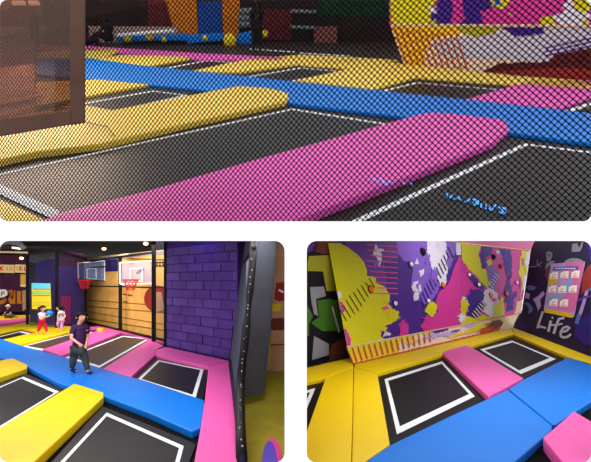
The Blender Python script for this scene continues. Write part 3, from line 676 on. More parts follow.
for p0, t0, p1, t1 in ((PA, tA, PB, tB), (PB, tB, PC, tC)):
    g = G(); g.poly([p0, p1, t1, t0], 'net_thin'); g.build('net', cage)
# notice banner
NP = Pl(FL.at(41, 331.5) , V((.1, -1, 0)))
g = G(); g.prism([NP.at(31.5, 283), NP.at(50, 283.4), NP.at(51, 309), NP.at(32, 309)], V((0, .02, 0)), 'yellow_print')
patch(g, NP, [(31.5, 283), (50, 283.4), (50.2, 288.5), (31.6, 288.6)], 'cyan_print', .004)
patch(g, NP, [(31.8, 290.8), (50.4, 290.8), (50.5, 294.5), (31.8, 294.5)], 'green_print', .004)
for y in (289, 295.5, 302.5, 305):
    for k in range(6): stroke(g, NP, [(33.4 + k * 2.8, y), (35.2 + k * 2.8, y + .3)], .8, 'p_olive' if y > 300 else 'p_brown', .006)
g.build('banner', label='cyan and yellow notice banner hanging on the pillar cage net', cat='banner')
# black frame screen
scr = empty('frame_screen', FS.at(120, 331), 'black metal frame screen before the golden wooden wall', 'frame')
def post(px, yb, yt, w_, par, pl=FS, dn=0):
    p = FL.at(px, yb); g = G(); g.bar(p, top_at(p, yt), w_, w_, 'black_metal'); g.build('post', par)
    return p
p1 = post(120.3, 331.0, 258, .085, scr); 
p2 = post(153.8, 344, 236.5, .085, scr); p3 = post(166, 346.6, 236.5, .08, scr)
for y0, x0, x1, y1, w_ in ((286, 88, 120, 286.6, .045), (286.6, 120, 153.6, 287.6, .045), (287, 153.6, 166, 287.6, .045), (325.5, 88, 120, 330, .05), (330, 120, 153.5, 342.6, .05)):
    pa = FS.at(x0, y0, .02); pb = FS.at(x1, y1, .02); g = G(); g.bar(pa, pb, w_, w_, 'black_metal'); g.build('rail', scr)
for y0, x0, x1, y1, w_ in ((262, 84, 153, 252.5, .06), (267.5, 84, 122, 266, .035), (262.5, 153.6, 166, 262.5, .035), (266, 153.6, 166, 266.4, .035)):
    pa = FS.at(x0, y0, .02); pb = FS.at(x1, y1, .02); g = G(); g.bar(pa, pb, w_, w_, 'black_metal'); g.build('truss', scr)
for x in (107, 112, 116, 157, 160, 163): g = G(); g.bar(FS.at(x, 262, .02), FS.at(x, 267, .02), .025, .025, 'black_metal'); g.build('strut', scr)
g = G(); g.poly([FS.at(154, 344), FS.at(166, 347), FS.at(166, 236), FS.at(154, 236)], 'net_thin'); g.build('net', scr)
# hoops
def hoop(q, sq, rim, rr, label, ph):
    c = (FS.at(*q[0], .5) + FS.at(*q[2], .5)) / 2
    HP = Pl(FS.at(*q[0], .35), FWD + V((.0, 0, 0)))
    cc = HP.at((q[0][0] + q[2][0]) / 2, q[2][1]); h = empty('basketball_hoop', cc, label, 'basketball hoop', 'basketball hoops')
    g = G(); g.prism([HP.at(*p) for p in q], V((0, .02, 0)), 'glass_board'); bb = g.build('backboard', h)
    g = G()
    for i in range(4): g.bar(HP.at(*q[i], .01), HP.at(*q[(i + 1) % 4], .01), .045, .03, 'p_ballwhite' if i != 2 or ph else 'black_metal')
    g.build('backboard_frame', bb, label='white frame')
    g = G()
    for i in range(4): g.bar(HP.at(*sq[i], .012), HP.at(*sq[(i + 1) % 4], .012), .035, .01, 'p_ballwhite')
    g.build('target_square', bb, label='white square outline')
    c = HP.at(*rim, .30); g = G(); n = 20; r0 = rr / F * c.y
    g.tube([c + V((math.cos(i * 2 * math.pi / n) * r0, math.sin(i * 2 * math.pi / n) * r0 , 0)) for i in range(n)], .02, 'rim_red', 6, True); rm = g.build('rim', h, smooth=True, label='red metal rim')
    g = G(); g.bar(c + V((0, r0, 0)), V((c.x, HP.p.y + .02, c.z)), .08, .04, 'black_metal'); g.build('bracket', h)
    g = G(); n = 10; dep = .30
    for i in range(n):
        for s_ in (1, -1):
            pts = []
            for k in range(4):
                a_ = 2 * math.pi * (i + s_ * k * .5) / n; rad = r0 * (1 - .17 * k); pts.append(c + V((math.cos(a_) * rad, math.sin(a_) * rad, -dep * k / 3)))
            g.tube(pts, .007, 'rim_red', 4)
    g.build('hoop_net', rm, label='red cord net')
    g = G(); p = HP.at((q[0][0] + q[1][0]) / 2, (q[0][1] + q[2][1]) / 2, -.04); g.bar(p, p + V((0, .5, .15)), .06, .06, 'black_metal'); g.build('arm', h)
hoop([(78, 263), (104.8, 260.8), (105, 281), (78.4, 279)], [(86.8, 269), (96, 268.6), (96.2, 279), (87, 278.4)], (84.5, 280.2), 6, 'basketball hoop with clear board, the left one beside the pillar', 0)
hoop([(120, 262.8), (154.6, 260.6), (154.6, 283.6), (120.2, 284)], [(130.4, 268.8), (142.3, 268.6), (142.4, 281.6), (130.6, 281.4)], (130.6, 279.8), 7.2, 'basketball hoop with clear board, the right and larger one', 1)

# right hand nets of the lower left hall
a = FL.at(229, 361.2); b = FL.at(240.2, 464); NW = pl3(a, b, at_depth(254.5, 243, 5.3))
TW = Pl(FL.at(275, 372), V((-.2, -1, 0)))
pA = [(241, 233), (254.5, 233), (251, 280), (247.5, 320), (244, 349), (239.8, 400), (239.6, 425), (229, 361), (233, 330), (238, 268)]
nf = empty('net_wall', a, 'grey net wall on leaning black posts along the right of the pink mat', 'net wall')
g = G(); g.poly([NW.at(x, y) for x, y in pA], 'net_grey'); g.build('net', nf)
def bars(pts, w_, par, name, pl, m='black_metal'):
    g = G(); g.tube([pl.at(x, y) for x, y in pts], w_, m, 8); return g.build(name, par, smooth=True)
bars([(254.6, 232), (252.6, 262), (250, 290), (246.6, 325), (244, 349), (241, 375), (240.2, 400), (240.6, 430), (242, 466)], .05, nf, 'post', NW)
bars([(238.4, 232), (238, 268), (233.4, 330), (229.6, 360)], .02, nf, 'post', NW)
bars([(254, 248), (247, 258), (238.2, 269)], .035, nf, 'brace', NW)
bars([(229.2, 361), (232.4, 392), (236, 425), (240.2, 466)], .03, nf, 'bottom_rail', NW)
bars([(231.2, 361), (234.8, 392), (238.4, 425), (243, 466)], .03, nf, 'bottom_rail', NW, 'navy_dark')
g = G(); rr_ = random.Random(3)
for i in range(26):
    y = 246 + i * 8; xs = [(232, 254.6), (262, 252.6), (290, 250), (325, 246.6), (349, 244), (375, 241), (400, 240.2), (430, 240.6), (466, 242)]
    for (ya, xa), (yb_, xb) in zip(xs, xs[1:]):
        if ya <= y <= yb_: x = xa + (xb - xa) * (y - ya) / (yb_ - ya); c = NW.at(x - .3, y, .035); g.ball(c + V((rr_.uniform(-.012, .012), 0, rr_.uniform(-.04, .04))), rr_.uniform(.004, .010), 'steel', n=6)
g.build('lacing', nf, smooth=True, label='grey lacing knots')
N2 = pl3(NW.at(244.5, 349, -.05), NW.at(255, 240, -.05), at_depth(275, 240, 6.3))
g = G(); g.prism([N2.at(x, y) for x, y in ((256, 232), (276, 232), (272, 290), (268, 345), (264, 372), (263, 394), (248, 397), (242.5, 397), (245, 349), (252, 280))], V((.02, .03, 0)), 'grey_fabric'); g.build('hanging_curtain', label='grey fabric hanging behind the net wall', cat='curtain')
g = G(); g.prism([FL.at(x, y, .02) for x, y in ((243.5, 394), (263, 388), (266, 371), (292, 371), (293, 474), (243.5, 474))], V((0, 0, -.018)), 'mat_olive')
n = 24; g.poly([FL.at(272 + 10 * math.cos(i * 2 * math.pi / n), 464 + 26 * math.sin(i * 2 * math.pi / n), .026) for i in range(n) if 464 + 26 * math.sin(i * 2 * math.pi / n) < 475], 'p_magenta')
g.poly([FL.at(269.5 + 7.6 * math.cos(i * 2 * math.pi / n), 465 + 24 * math.sin(i * 2 * math.pi / n), .03) for i in range(n) if 465 + 24 * math.sin(i * 2 * math.pi / n) < 475], 'pillar_purple')
g.build('floor_mat', label='olive yellow floor mat with a purple round shape beyond the net', cat='floor mat')
g = G(); g.prism([TW.at(x, y) for x, y in ((252, 374), (292, 371.8), (292, 232), (252, 232))], V((.02, .1, 0)), 'tan_wall')
patch(g, TW, [(276, 283), (290, 281), (290, 302), (274, 300)], 'red_paint', .006, .8, 3); patch(g, TW, [(272, 304), (281, 304), (281, 311), (272, 312)], 'yellow_print', .006)
patch(g, TW, [(262, 318), (290, 318), (290, 330), (262, 330)], 'p_brown', .006, .6, 4); stroke(g, TW, [(268, 345), (290, 344)], 1.2, 'p_brown', .006); stroke(g, TW, [(270, 312), (270, 366)], 1.0, 'yellow_print', .009)
stroke(g, TW, [(279, 290), (283, 292)], 2.0, 'line_white', .01)
g.build('wall_right', label='tan wall with red sign marks beyond the net', cat='wall', kind='structure')

# people of the lower left hall
kid = dict(skin='skin', top='shirt_purple', legs='trousers_grey', feet='sock_navy', hair='hair')
JB = dict(head=(82, 317.2, 0), neck=(79, 323.6, 0), sl=(74, 327.6, 0), sr=(86.2, 327.6, .06), el=(71.0, 338, -.11), er=(88, 336.5, .08), wl=(78.4, 343.4, -.20), wr=(86.4, 343.6, .0),
          hl=(74.4, 350, 0), hr=(82.4, 350, .02), kl=(73, 360.5, -.02), kr=(85.4, 360.8, .02), al=(72, 369.6, .03), ar=(88.2, 372.6, .0), tl=(76.5, 371.2, -.03), tr=(93, 374.4, -.05))
person((80, 373.5), FL, FWD, JB, 1.13, kid, 'boy in dark purple shirt and grey trousers walking on the blue mat', face=(.75, -.66), z0=H2, sleeves=.75)
g1 = dict(skin='skin', top='shirt_white', legs='trousers_red', feet='skin', hair='hair')
JG = dict(head=(42.8, 308.8, 0), neck=(42.2, 312, 0), sl=(40, 313.8, 0), sr=(44, 313.8, .05), el=(43.4, 317.6, -.08), er=(46, 317.4, .05), wl=(47.4, 316.2, -.1), wr=(48.2, 316.4, .04),
          hl=(40.8, 320.6, 0), hr=(43, 320.6, .03), kl=(39.8, 327, -.03), kr=(45.4, 326.6, .03), al=(37.4, 332.6, 0), ar=(47, 333, 0), tl=(37, 334.6, -.05), tr=(49, 334.2, -.04))
person((42, 334.6), FL, FWD, JG, .84, g1, 'girl in white top and red trousers carrying a blue ball', face=(1, -.25), z0=H2, hair='bun')
pl = Pl(FL.at(42, 334.6, H2), FWD); g = G(); c = pl.at(49.4, 313.4); g.ball(c, 3.1 / F * c.y, 'ball_blue'); g.build('ball', smooth=True, label='blue ball in the hands of the girl in red trousers', cat='ball')
g2 = dict(skin='skin', top='shirt_mint', legs='trousers_lilac', feet='skin', hair='hair')
JG2 = dict(head=(59, 308.2, 0), neck=(60, 311, 0), sl=(59, 312.8, -.03), sr=(62.8, 312.6, .03), el=(57.6, 316.4, -.05), er=(65.4, 316, .03), wl=(57.6, 319.4, -.08), wr=(63.6, 318.6, -.08),
           hl=(60.4, 319.8, 0), hr=(62.6, 319.8, .02), kl=(57.2, 324, -.05), kr=(61.4, 325.4, .02), al=(59, 327.8, .08), ar=(62, 330, 0), tl=(60.5, 328.4, .02), tr=(60.4, 331.4, -.05))
person((61, 331.4), FL, FWD, JG2, .82, g2, 'girl in pale mint shirt and lilac trousers running before the pillar', face=(-1, -.35), z0=H2, hair='bun')
sp = dict(skin='skin', top='cloth_dark', legs='trousers_grey', feet='p_red', hair='cap_white')
JS = dict(head=(8, 306.6, 0), neck=(7.8, 309.2, 0), sl=(6, 310.6, 0), sr=(10, 310.6, 0), el=(5, 313.6, -.05), er=(11, 313.6, 0), wl=(3.8, 314.2, -.12), wr=(8, 314.4, -.15),
          hl=(7, 316.6, 0), hr=(9.4, 316.6, 0), kl=(13, 315.2, -.1), kr=(12.6, 315.6, .05), al=(16, 317, -.1), ar=(15.6, 317, 0), tl=(18, 316.6, -.1), tr=(17.6, 316.8, 0))
person((8, 318), FL, FWD, JS, 1.05, sp, 'person with white cap sitting on the far yellow mat at the left', face=(-.3, -1), z0=H2, hair='cap')

g = G(); g.prism([(-.03, DB + .02, 0), (.01, DB + .02, 0), (.01, 7.1, 0), (-.03, 7.1, 0)], V((0, 0, 2.05)), 'tan_wall'); g.build('wall_middle', label='tan partition between the two lower halls', cat='wall', kind='structure')
# =================================================================== LOWER RIGHT HALL
H3 = .085
def P3(px, m, label, h=H3): return pad('foam_mat', px, FL, h, m + '_vinyl', label, 'lower right hall foam mats')
def T3(bed, line, label, wh, wv, bm='bed_dark'): return trampoline(FL, bed, line, label, wh, wv, bm, 'lower right hall trampolines')
T3([(377, 374.5), (441, 355.5), (490, 399), (388, 449)], [(384.5, 379.2), (442.1, 361.3), (474.8, 396.3), (397, 434.3)], 'large black trampoline in the centre between yellow and pink mats', .10, .05)
T3([(470, 348.5), (511.6, 336.4), (569, 359), (520, 380)], [(480, 349.4), (512, 340.6), (555.8, 359), (521, 374)], 'black trampoline in the far corner below the graffiti wall', .12, .07)
T3([(298, 385.5), (325.6, 378.4), (307, 434), (298, 437)], [(296.5, 393.2), (315.4, 388), (303, 418), (297, 420)], 'black trampoline cut off at the left edge beside the yellow mats', .10, .05)
P3([(300, 368.6), (352.6, 356.8), (353.4, 367.4), (325.4, 377.4), (300, 383)], 'yellow', 'yellow mat along the foot of the green graffiti wall')
P3([(325.6, 377.6), (353.2, 367.6), (352.6, 410), (351, 470), (298, 470), (300, 452), (307.6, 428)], 'yellow', 'left of the two long yellow mats running to the bottom')
P3([(353.8, 367.2), (377.4, 373.5), (390, 444), (367, 460), (358, 470), (351.6, 470), (353, 410)], 'yellow', 'right of the two long yellow mats, ending at the blue mat')
P3([(354, 366.6), (356, 362.6), (443, 341.6), (511, 325.8), (513.6, 334.2), (442, 354.6), (377.4, 373)], 'yellow', 'long yellow strip along the foot of the splashed mural')
P3([(511.6, 325.6), (516, 325.2), (600, 358.6), (600, 369), (566, 356), (513.9, 334.4)], 'yellow', 'yellow strip along the foot of the dark graffiti wall')
P3([(442, 353.2), (446, 350.8), (466.4, 345), (473, 348), (523.4, 378), (488.4, 396.6)], 'pink', 'pink mat between the two black trampolines', h=.095)
P3([(357, 474), (368, 459.4), (390.4, 444.8), (450, 416), (507.6, 389.6), (551.8, 425.4), (552, 430), (500, 474)], 'blue', 'larger blue mat at the bottom centre')
P3([(508.6, 388.9), (524, 379), (568, 357.4), (592, 364), (605, 367.5), (605, 392), (556, 424.6), (552.6, 424.8)], 'blue', 'blue mat on the right behind the pink block')
P3([(543, 437.4), (574, 411), (606, 430), (606, 474), (572, 474)], 'pink', 'pink block mat in the lower right corner', h=.13)
# walls
zb_ = .07
def on_floor(px, py, z=zb_): return FL.at(px, py, z)
BL = on_floor(354.6, 365.4); BR = on_floor(512, 328)
KB = pl3(BL, BR, at_depth(347, 346.5, BL.y + .22))
CLp = KB.at(347, 346.5); CRp = KB.at(519, 314)
MU = pl3(CLp, CRp, at_depth(328, 243, CLp.y + .35))
LWp = pl3(FL.at(300, 369.4), FL.at(353.6, 356.6), FL.at(300, 369.4) + UP)
# left graffiti wall
g = G(); g.prism([LWp.at(x, y) for x, y in ((296, 370.4), (360, 355), (360, 233), (296, 233))], V((0, .12, 0)), 'p_black')
for px, m_ in (([(298, 233), (320, 233), (316, 250), (306, 253), (298, 252)], 'p_purple'), ([(320, 233), (334, 233), (332, 254), (322, 254), (312, 250)], 'p_brown'),
               ([(309, 256), (330, 255), (336, 291), (326.5, 291), (323, 271.5), (307.5, 271), (307.8, 262)], 'p_olive'), ([(310, 287), (324, 286.5), (326, 296), (316, 299), (318, 316), (314, 314), (311, 299)], 'p_grey'),
               ([(317.4, 300.4), (331, 298.6), (332, 300), (345, 300), (347, 331), (322, 331), (311, 323), (319, 317)], 'p_green'), ([(300, 300), (306, 303), (313, 316), (309, 324), (309, 336), (300, 337)], 'p_green'),
               ([(314, 336), (329, 344), (329, 355), (312, 360)], 'p_grey'), ([(331, 345), (343, 338), (352, 345), (352, 356), (329, 361)], 'p_brown'), ([(331.5, 307), (333, 306.5), (340, 332), (338.4, 333)], 'p_white'),
               ([(298, 340), (306, 341), (306, 366), (298, 368)], 'p_brown')):
    patch(g, LWp, px, m_, .008 if m_ != 'p_white' else .014)
g.build('wall_left', label='dark graffiti wall with olive and green letter shapes', cat='wall', kind='structure')
g = G(); g.bar(FL.at(296, 369.6, .09) , FL.at(353.4, 356.6, .09), .03, .03, 'black_metal'); g.build('baseboard_left', kind='structure', label='black edge strip under the graffiti wall', cat='trim')
# kick board
g = G(); g.prism([KB.at(x, y) for x, y in ((354.6, 365.4), (347, 346.5), (519, 314), (512, 328))], V((0, .1, -.04)), 'p_cream')
patch(g, KB, [(354.6, 365.4), (347, 346.5), (378, 340.6), (440, 328.8), (425, 336), (400, 341), (398, 352), (400, 355)], 'p_gold', .006, .6, 2)
patch(g, KB, [(347, 346.5), (378, 340.6), (440, 328.8), (425, 333), (400, 340), (372, 347), (352, 352)], 'p_yellow', .009, .6, 3)
patch(g, KB, [(354.6, 365.4), (354, 363.2), (400, 352), (450, 340.5), (480, 333.5), (484, 324), (500, 321), (511, 317), (506, 325), (512, 328)], 'p_rust', .012, .5, 4)
patch(g, KB, [(444, 333), (470, 328), (484, 326), (478, 331), (450, 338)], 'p_gold', .016, .8, 5)
patch(g, KB, [(486, 324), (508, 318), (505, 324), (490, 332)], 'p_brown', .018, .8, 6)
patch(g, KB, [(506, 317.6), (519, 314), (512, 328), (499, 330.4)], 'p_cream', .02, .5, 7)
patch(g, KB, [(430, 331.4), (449, 327.5), (448, 330), (436, 333)], 'p_navy', .02, .6, 8)
for i, (x, y, r, m_) in enumerate(((420, 337, 5, 'p_cream'), (432, 336, 5, 'p_lav'), (447, 334, 5, 'p_lav'), (462, 330, 5, 'p_cream'), (470, 326, 4, 'p_lav'), (455, 331, 3, 'p_purple'), (478, 327, 5, 'p_yellow'), (496, 322, 4, 'p_brown'), (412, 342, 4, 'p_gold'), (486, 330, 5, 'p_rust'), (505, 320, 3, 'p_yellow'))):
    splat(g, KB, x, y, r, m_, .017 + i * .0004, 30 + i, 9, 1.9, .6, -.2)
for i in range(15):
    x = 352.5 + i * 5.5; y = 345.8 - i * 1.06; stroke(g, KB, [(x, y + 2), (x + 4.4 - i * .25, y + 15.5 - i * .35)], 1.5, 'p_rust', .022)
g.build('wall_panel', label='low slanted kick board with rust stripes at the foot of the splashed mural', cat='wall panel')
g = G(); g.bar(MU.at(347, 346.6, .02), MU.at(519, 314.2, .02), .03, .02, 'p_cream'); g.build('wall_trim', label='cream piping between mural and kick board', cat='trim')
# mural left panel
def panelM(corners, base):
    g = G(); g.prism([MU.at(x, y) for x, y in corners], V((0, .12, 0)), base); return g
g = panelM([(326.4, 233), (461.3, 233), (460.2, 325.2), (347.2, 346.4)], 'p_violet')
def M(pts, m_, off, ja=0, sd=1): patch(g, MU, pts, m_, off, ja, sd)
M([(340, 233), (400, 233), (398, 245), (398, 292), (390, 296), (384, 286), (376, 280), (367, 277), (366, 270), (358, 254), (347, 247)], 'p_purple', .005, .7, 2)
M([(384, 263), (398, 258), (404, 265), (406, 300), (396, 300), (388, 294)], 'p_violet', .007)
M([(326.6, 236), (328.2, 243), (340, 243.2), (347.4, 247), (357.6, 254.5), (364, 262), (367, 270), (367, 276), (376, 277), (376, 283), (384, 286), (390, 295), (389, 302), (386, 305), (398, 312), (398.5, 318), (390, 323), (384, 325), (380.6, 329.5), (379, 335), (384.4, 339.2), (347.2, 346.2), (343.6, 328), (337, 292)], 'p_yellow', .009)
M([(386, 300), (392, 309), (399, 312), (397, 319), (390, 324), (381, 330), (380, 337), (376, 336), (378, 320), (384, 310)], 'p_yellow', .010, 1.0, 5)
M([(337.2, 291), (341, 292), (342, 297), (338.4, 299)], 'p_white', .012, .4, 2); M([(338.6, 300), (343, 303), (345, 310), (342, 314)], 'p_magenta', .012, .8, 3)
M([(344, 328), (346.6, 330), (351, 339), (350.5, 345.6), (347.4, 346.2)], 'p_magenta', .012, .3, 4); M([(339.6, 305), (342.4, 308), (342, 312)], 'p_lilac', .014)
M([(397, 233), (432, 233), (428, 246), (431, 254), (437, 266), (441, 280), (438, 292), (430, 303), (424, 304), (414, 297), (411, 286), (412, 276), (413, 266), (411, 262), (403.5, 261), (398.4, 254.5), (396.6, 246)], 'p_lilac', .009, .5, 5)
M([(424, 233), (448, 233), (448.5, 262), (446, 284), (440.5, 286), (434, 272), (429, 263), (431, 252), (427, 244)], 'p_white', .012, 1.0, 6)
M([(443, 233), (457.4, 233), (456, 250), (452, 262), (450, 270), (447.6, 262), (446.4, 245)], 'p_lilac', .014, .8, 7)
M([(455.4, 243), (461.2, 242), (461.1, 255), (456.6, 255)], 'p_white', .014)
M([(461.1, 255.5), (459.5, 256), (454, 268), (450, 280), (446, 287), (440, 291), (436, 300), (438, 312), (432, 318), (427, 316), (421, 326), (424, 331.6), (460.2, 325), (461, 290)], 'p_magenta', .013, .4, 8)
M([(402, 321), (404, 319.6), (407, 324), (409, 328), (408, 334.5), (399.6, 336.2), (401, 330), (398.6, 326)], 'p_magenta', .012, 1.0, 9)
M([(384, 333), (388, 329.4), (387, 334), (383, 337)], 'p_white', .014, .8, 10); M([(387, 316), (386, 305), (390, 309)], 'p_pinkline', .013, .8, 11)
M([(414, 294), (417, 290), (419.5, 293), (418, 300), (415, 301)], 'p_white', .016, 1.2, 12); M([(411.5, 287), (413, 283), (419, 281), (416, 287), (419, 291), (413, 291)], 'p_white', .016, .9, 13)
M([(419, 270.5), (424, 269), (424, 274), (420.6, 277)], 'p_white', .016, .5, 14); M([(414.6, 264), (417, 258), (419, 264)], 'p_white', .016, .3, 15)
M([(428, 303), (434, 301.6), (437, 306), (436.4, 312), (433, 317.6), (429.6, 316), (425, 311)], 'p_yellow', .018, .8, 16)
M([(376, 243), (379, 252), (382, 254), (380, 268), (377, 258), (373, 254)], 'p_white', .012, .7, 17)
for i, (x, y, r, m_, ax, ay) in enumerate(((389, 311, 4, 'p_yellow', 1.8, .6), (394, 317, 4.5, 'p_yellow', 1.6, .7), (384, 329, 4, 'p_yellow', 1.3, .8), (387, 300, 3.5, 'p_yellow', 1, 1), (404, 327, 5.5, 'p_magenta', .8, 1.5), (431, 309, 6.5, 'p_yellow', .8, 1.1),
        (429, 320, 5, 'p_magenta', 1.2, 1), (425, 326, 4, 'p_magenta', 1.3, 1), (416, 296, 4, 'p_white', .7, 1.4), (420, 288, 3.4, 'p_white', .6, 1.4), (430, 250, 5, 'p_white', .9, 1.3), (428, 262, 3.4, 'p_lilac', 1, 1.2), (434, 275, 5, 'p_lilac', 1, 1.6),
        (388, 334, 3, 'p_white', 1.2, .8), (392, 330, 4, 'p_violet', 1.6, .8), (385, 308, 2.4, 'p_pinkline', 1.3, .8), (439, 246, 3, 'p_white', 1, 1), (376, 264, 3, 'p_lilac', 1.2, 1), (380, 250, 3.6, 'p_white', 1.4, .6), (449, 262, 4, 'p_lilac', .8, 1.6))):
    splat(g, MU, x, y, r, m_, .0185 + i * .0004, 60 + i, 9, ax, ay)
for k in range(10): stroke(g, MU, [(366 + (k % 3) * 2 + (k > 5) * 8, 244.6 + k * 5.4), (397.4, 247 + k * 5.2)], 1.1, 'p_pinkline', .018)
for k in range(9):
    x = 343.2 + k * 3.6; y = 315 - k * 4.0; L = 15 - abs(k - 3) * 1.3; stroke(g, MU, [(x - L * .3, y - L * .5), (x + L * .32, y + L * .52)], .9, 'p_black', .02)
for k in range(13):
    x = 422 + k * 2.4; y = 301 - k * 4.0; stroke(g, MU, [(x - 2.4, y - 5.5), (x + 2.4, y + 5)], 1.2, 'p_navy' if k < 6 else 'p_black', .02)
g.build('wall_panel', label='left mural board with a big yellow splash and violet centre', cat='wall panel')
# mural right panel
g = panelM([(461.7, 243.4), (530.4, 250.6), (520.6, 313.6), (460.6, 325.1)], 'p_magenta')
M([(461.8, 243.6), (481, 246), (478.5, 254.5), (481, 263), (487.5, 273.5), (490.6, 285), (487.4, 288), (477, 277), (468.4, 268.5), (461.8, 259.6)], 'p_yellow', .006, .7, 22)
M([(482, 246.6), (492.5, 247.8), (491, 254.5), (485, 258), (487, 265), (486, 268.5), (482, 268.5), (480, 257)], 'p_navy', .008, .7, 23)
M([(499, 248.4), (510, 249.4), (512, 257), (511.5, 277), (508, 281), (505, 268.5), (503, 265), (506, 258), (500, 253)], 'p_navy', .008, .9, 24)
M([(507, 279), (511, 275), (510, 288), (514, 298), (513, 310), (507, 312), (508, 300), (503, 294)], 'p_navy', .008, 1.2, 25)
M([(469.6, 272), (476, 278), (485, 286), (483.6, 291), (474.7, 286), (469, 278)], 'p_navy', .008, .6, 26)
M([(471, 290), (478, 289), (485, 292), (482, 305), (477, 320), (467, 321), (468, 305)], 'p_navy', .008, .9, 27)
M([(486.4, 264), (490, 263), (499, 272), (498, 282), (494, 289), (489, 292), (488, 286), (491, 284)], 'p_lilac', .008, .8, 28)
M([(486, 262), (490.5, 258), (492, 264), (489, 266)], 'p_yellow', .012, .6, 29)
M([(484.6, 291), (490, 288), (497, 292), (499, 302), (497, 312), (491, 317), (485, 312), (483, 302)], 'p_white', .010, 1.0, 30)
M([(501.4, 297), (504, 306), (505, 315), (480, 320.4), (481.6, 314), (486, 316.4), (491, 317), (496, 311)], 'p_yellow', .012, .8, 31)
M([(460.9, 298), (467, 302), (466, 319), (460.8, 325)], 'p_yellow', .010, .8, 32); M([(462, 296), (466.6, 298), (469, 306), (465, 306)], 'p_white', .013, .6, 33)
M([(463, 318), (467, 316), (480, 319.8), (479, 321.6), (461, 325)], 'p_yellow', .013, .5, 34)
M([(521.6, 249.8), (530.2, 250.8), (526, 277.6), (521, 296), (520.4, 300), (521, 280), (518.6, 273)], 'p_yellow', .010, .9, 35)
M([(526.6, 252), (530.2, 251), (524.4, 288), (522.8, 290)], 'p_white', .013, .5, 36); M([(517, 302), (522.6, 299), (521, 313), (514, 314.6)], 'p_cream', .010, .7, 37)
for i, (x, y, r, m_, ax, ay) in enumerate(((485, 252, 5, 'p_navy', 1, 1.2), (484, 263, 4, 'p_navy', .8, 1.4), (507, 256, 5, 'p_navy', 1, 1.5), (509, 272, 5, 'p_navy', .7, 1.8), (509, 292, 6, 'p_navy', .8, 1.5), (511, 303, 5, 'p_navy', .8, 1.4), (516, 294, 2.6, 'p_navy', .7, 1.6),
        (465, 305, 5, 'p_yellow', .8, 1.7), (462, 318, 5, 'p_white', .9, 1), (470, 298, 5, 'p_navy', 1, 1), (474, 292, 4, 'p_navy', 1.2, .8), (488, 310, 5, 'p_white', 1.2, 1), (497, 308, 4.6, 'p_yellow', 1, 1.5), (502, 303, 4, 'p_yellow', .6, 1.8), (484, 318, 5, 'p_yellow', 1.8, .5),
        (494, 300, 3, 'p_magenta', 1.2, .8), (478, 313, 3, 'p_magenta', 1, 1), (466, 268, 3, 'p_magenta', .6, 1.5), (482, 280, 4, 'p_yellow', 1, 1), (490, 276, 4, 'p_lilac', .8, 1.4), (523, 262, 3, 'p_magenta', .5, 1.6), (521, 284, 3.4, 'p_magenta', .5, 1.6), (526, 270, 3, 'p_yellow', .5, 1.8), (498, 252, 2.4, 'p_white', 1, 1))):
    splat(g, MU, x, y, r, m_, .0145 + i * .0003, 90 + i, 9, ax, ay)
for k in range(6): stroke(g, MU, [(471.6 + k * 1.9, 312.6 - k * 2.4), (476.6 + k * 1.9, 318.6 - k * 2.6)], 2.0, 'p_black', .0225)
for k in range(6): stroke(g, MU, [(472 + k * 1.9, 313 - k * 2.4), (477 + k * 1.9, 319 - k * 2.6)], .9, 'p_white', .025)
for k in range(5): stroke(g, MU, [(489 + k * 1.6, 284 - k * 2.6), (493.5 + k * 1.4, 288 - k * 2.6)], .8, 'p_white', .025)
for k in range(5): stroke(g, MU, [(504 + k * 2.2, 303 - k * .6), (507 + k * 2.2, 296 - k * .6)], .8, 'p_navy', .017)
g.build('wall_panel', label='right mural board, magenta with yellow and navy splashes', cat='wall panel')
g = G(); g.prism([MU.at(x, y) for x, y in ((452, 233), (546, 233), (535, 242), (531.4, 249.4), (461.8, 242.4), (461.8, 233))][1:], V((0, .1, 0)), 'p_rose'); g.build('wall_panel', label='pink board above the yellow trim of the right mural board', cat='wall panel')
g = G(); g.bar(MU.at(447, 240.9, .02), MU.at(531, 250.2, .02), .035, .03, 'p_gold'); g.build('wall_trim', label='thin yellow trim over the right mural board', cat='trim')
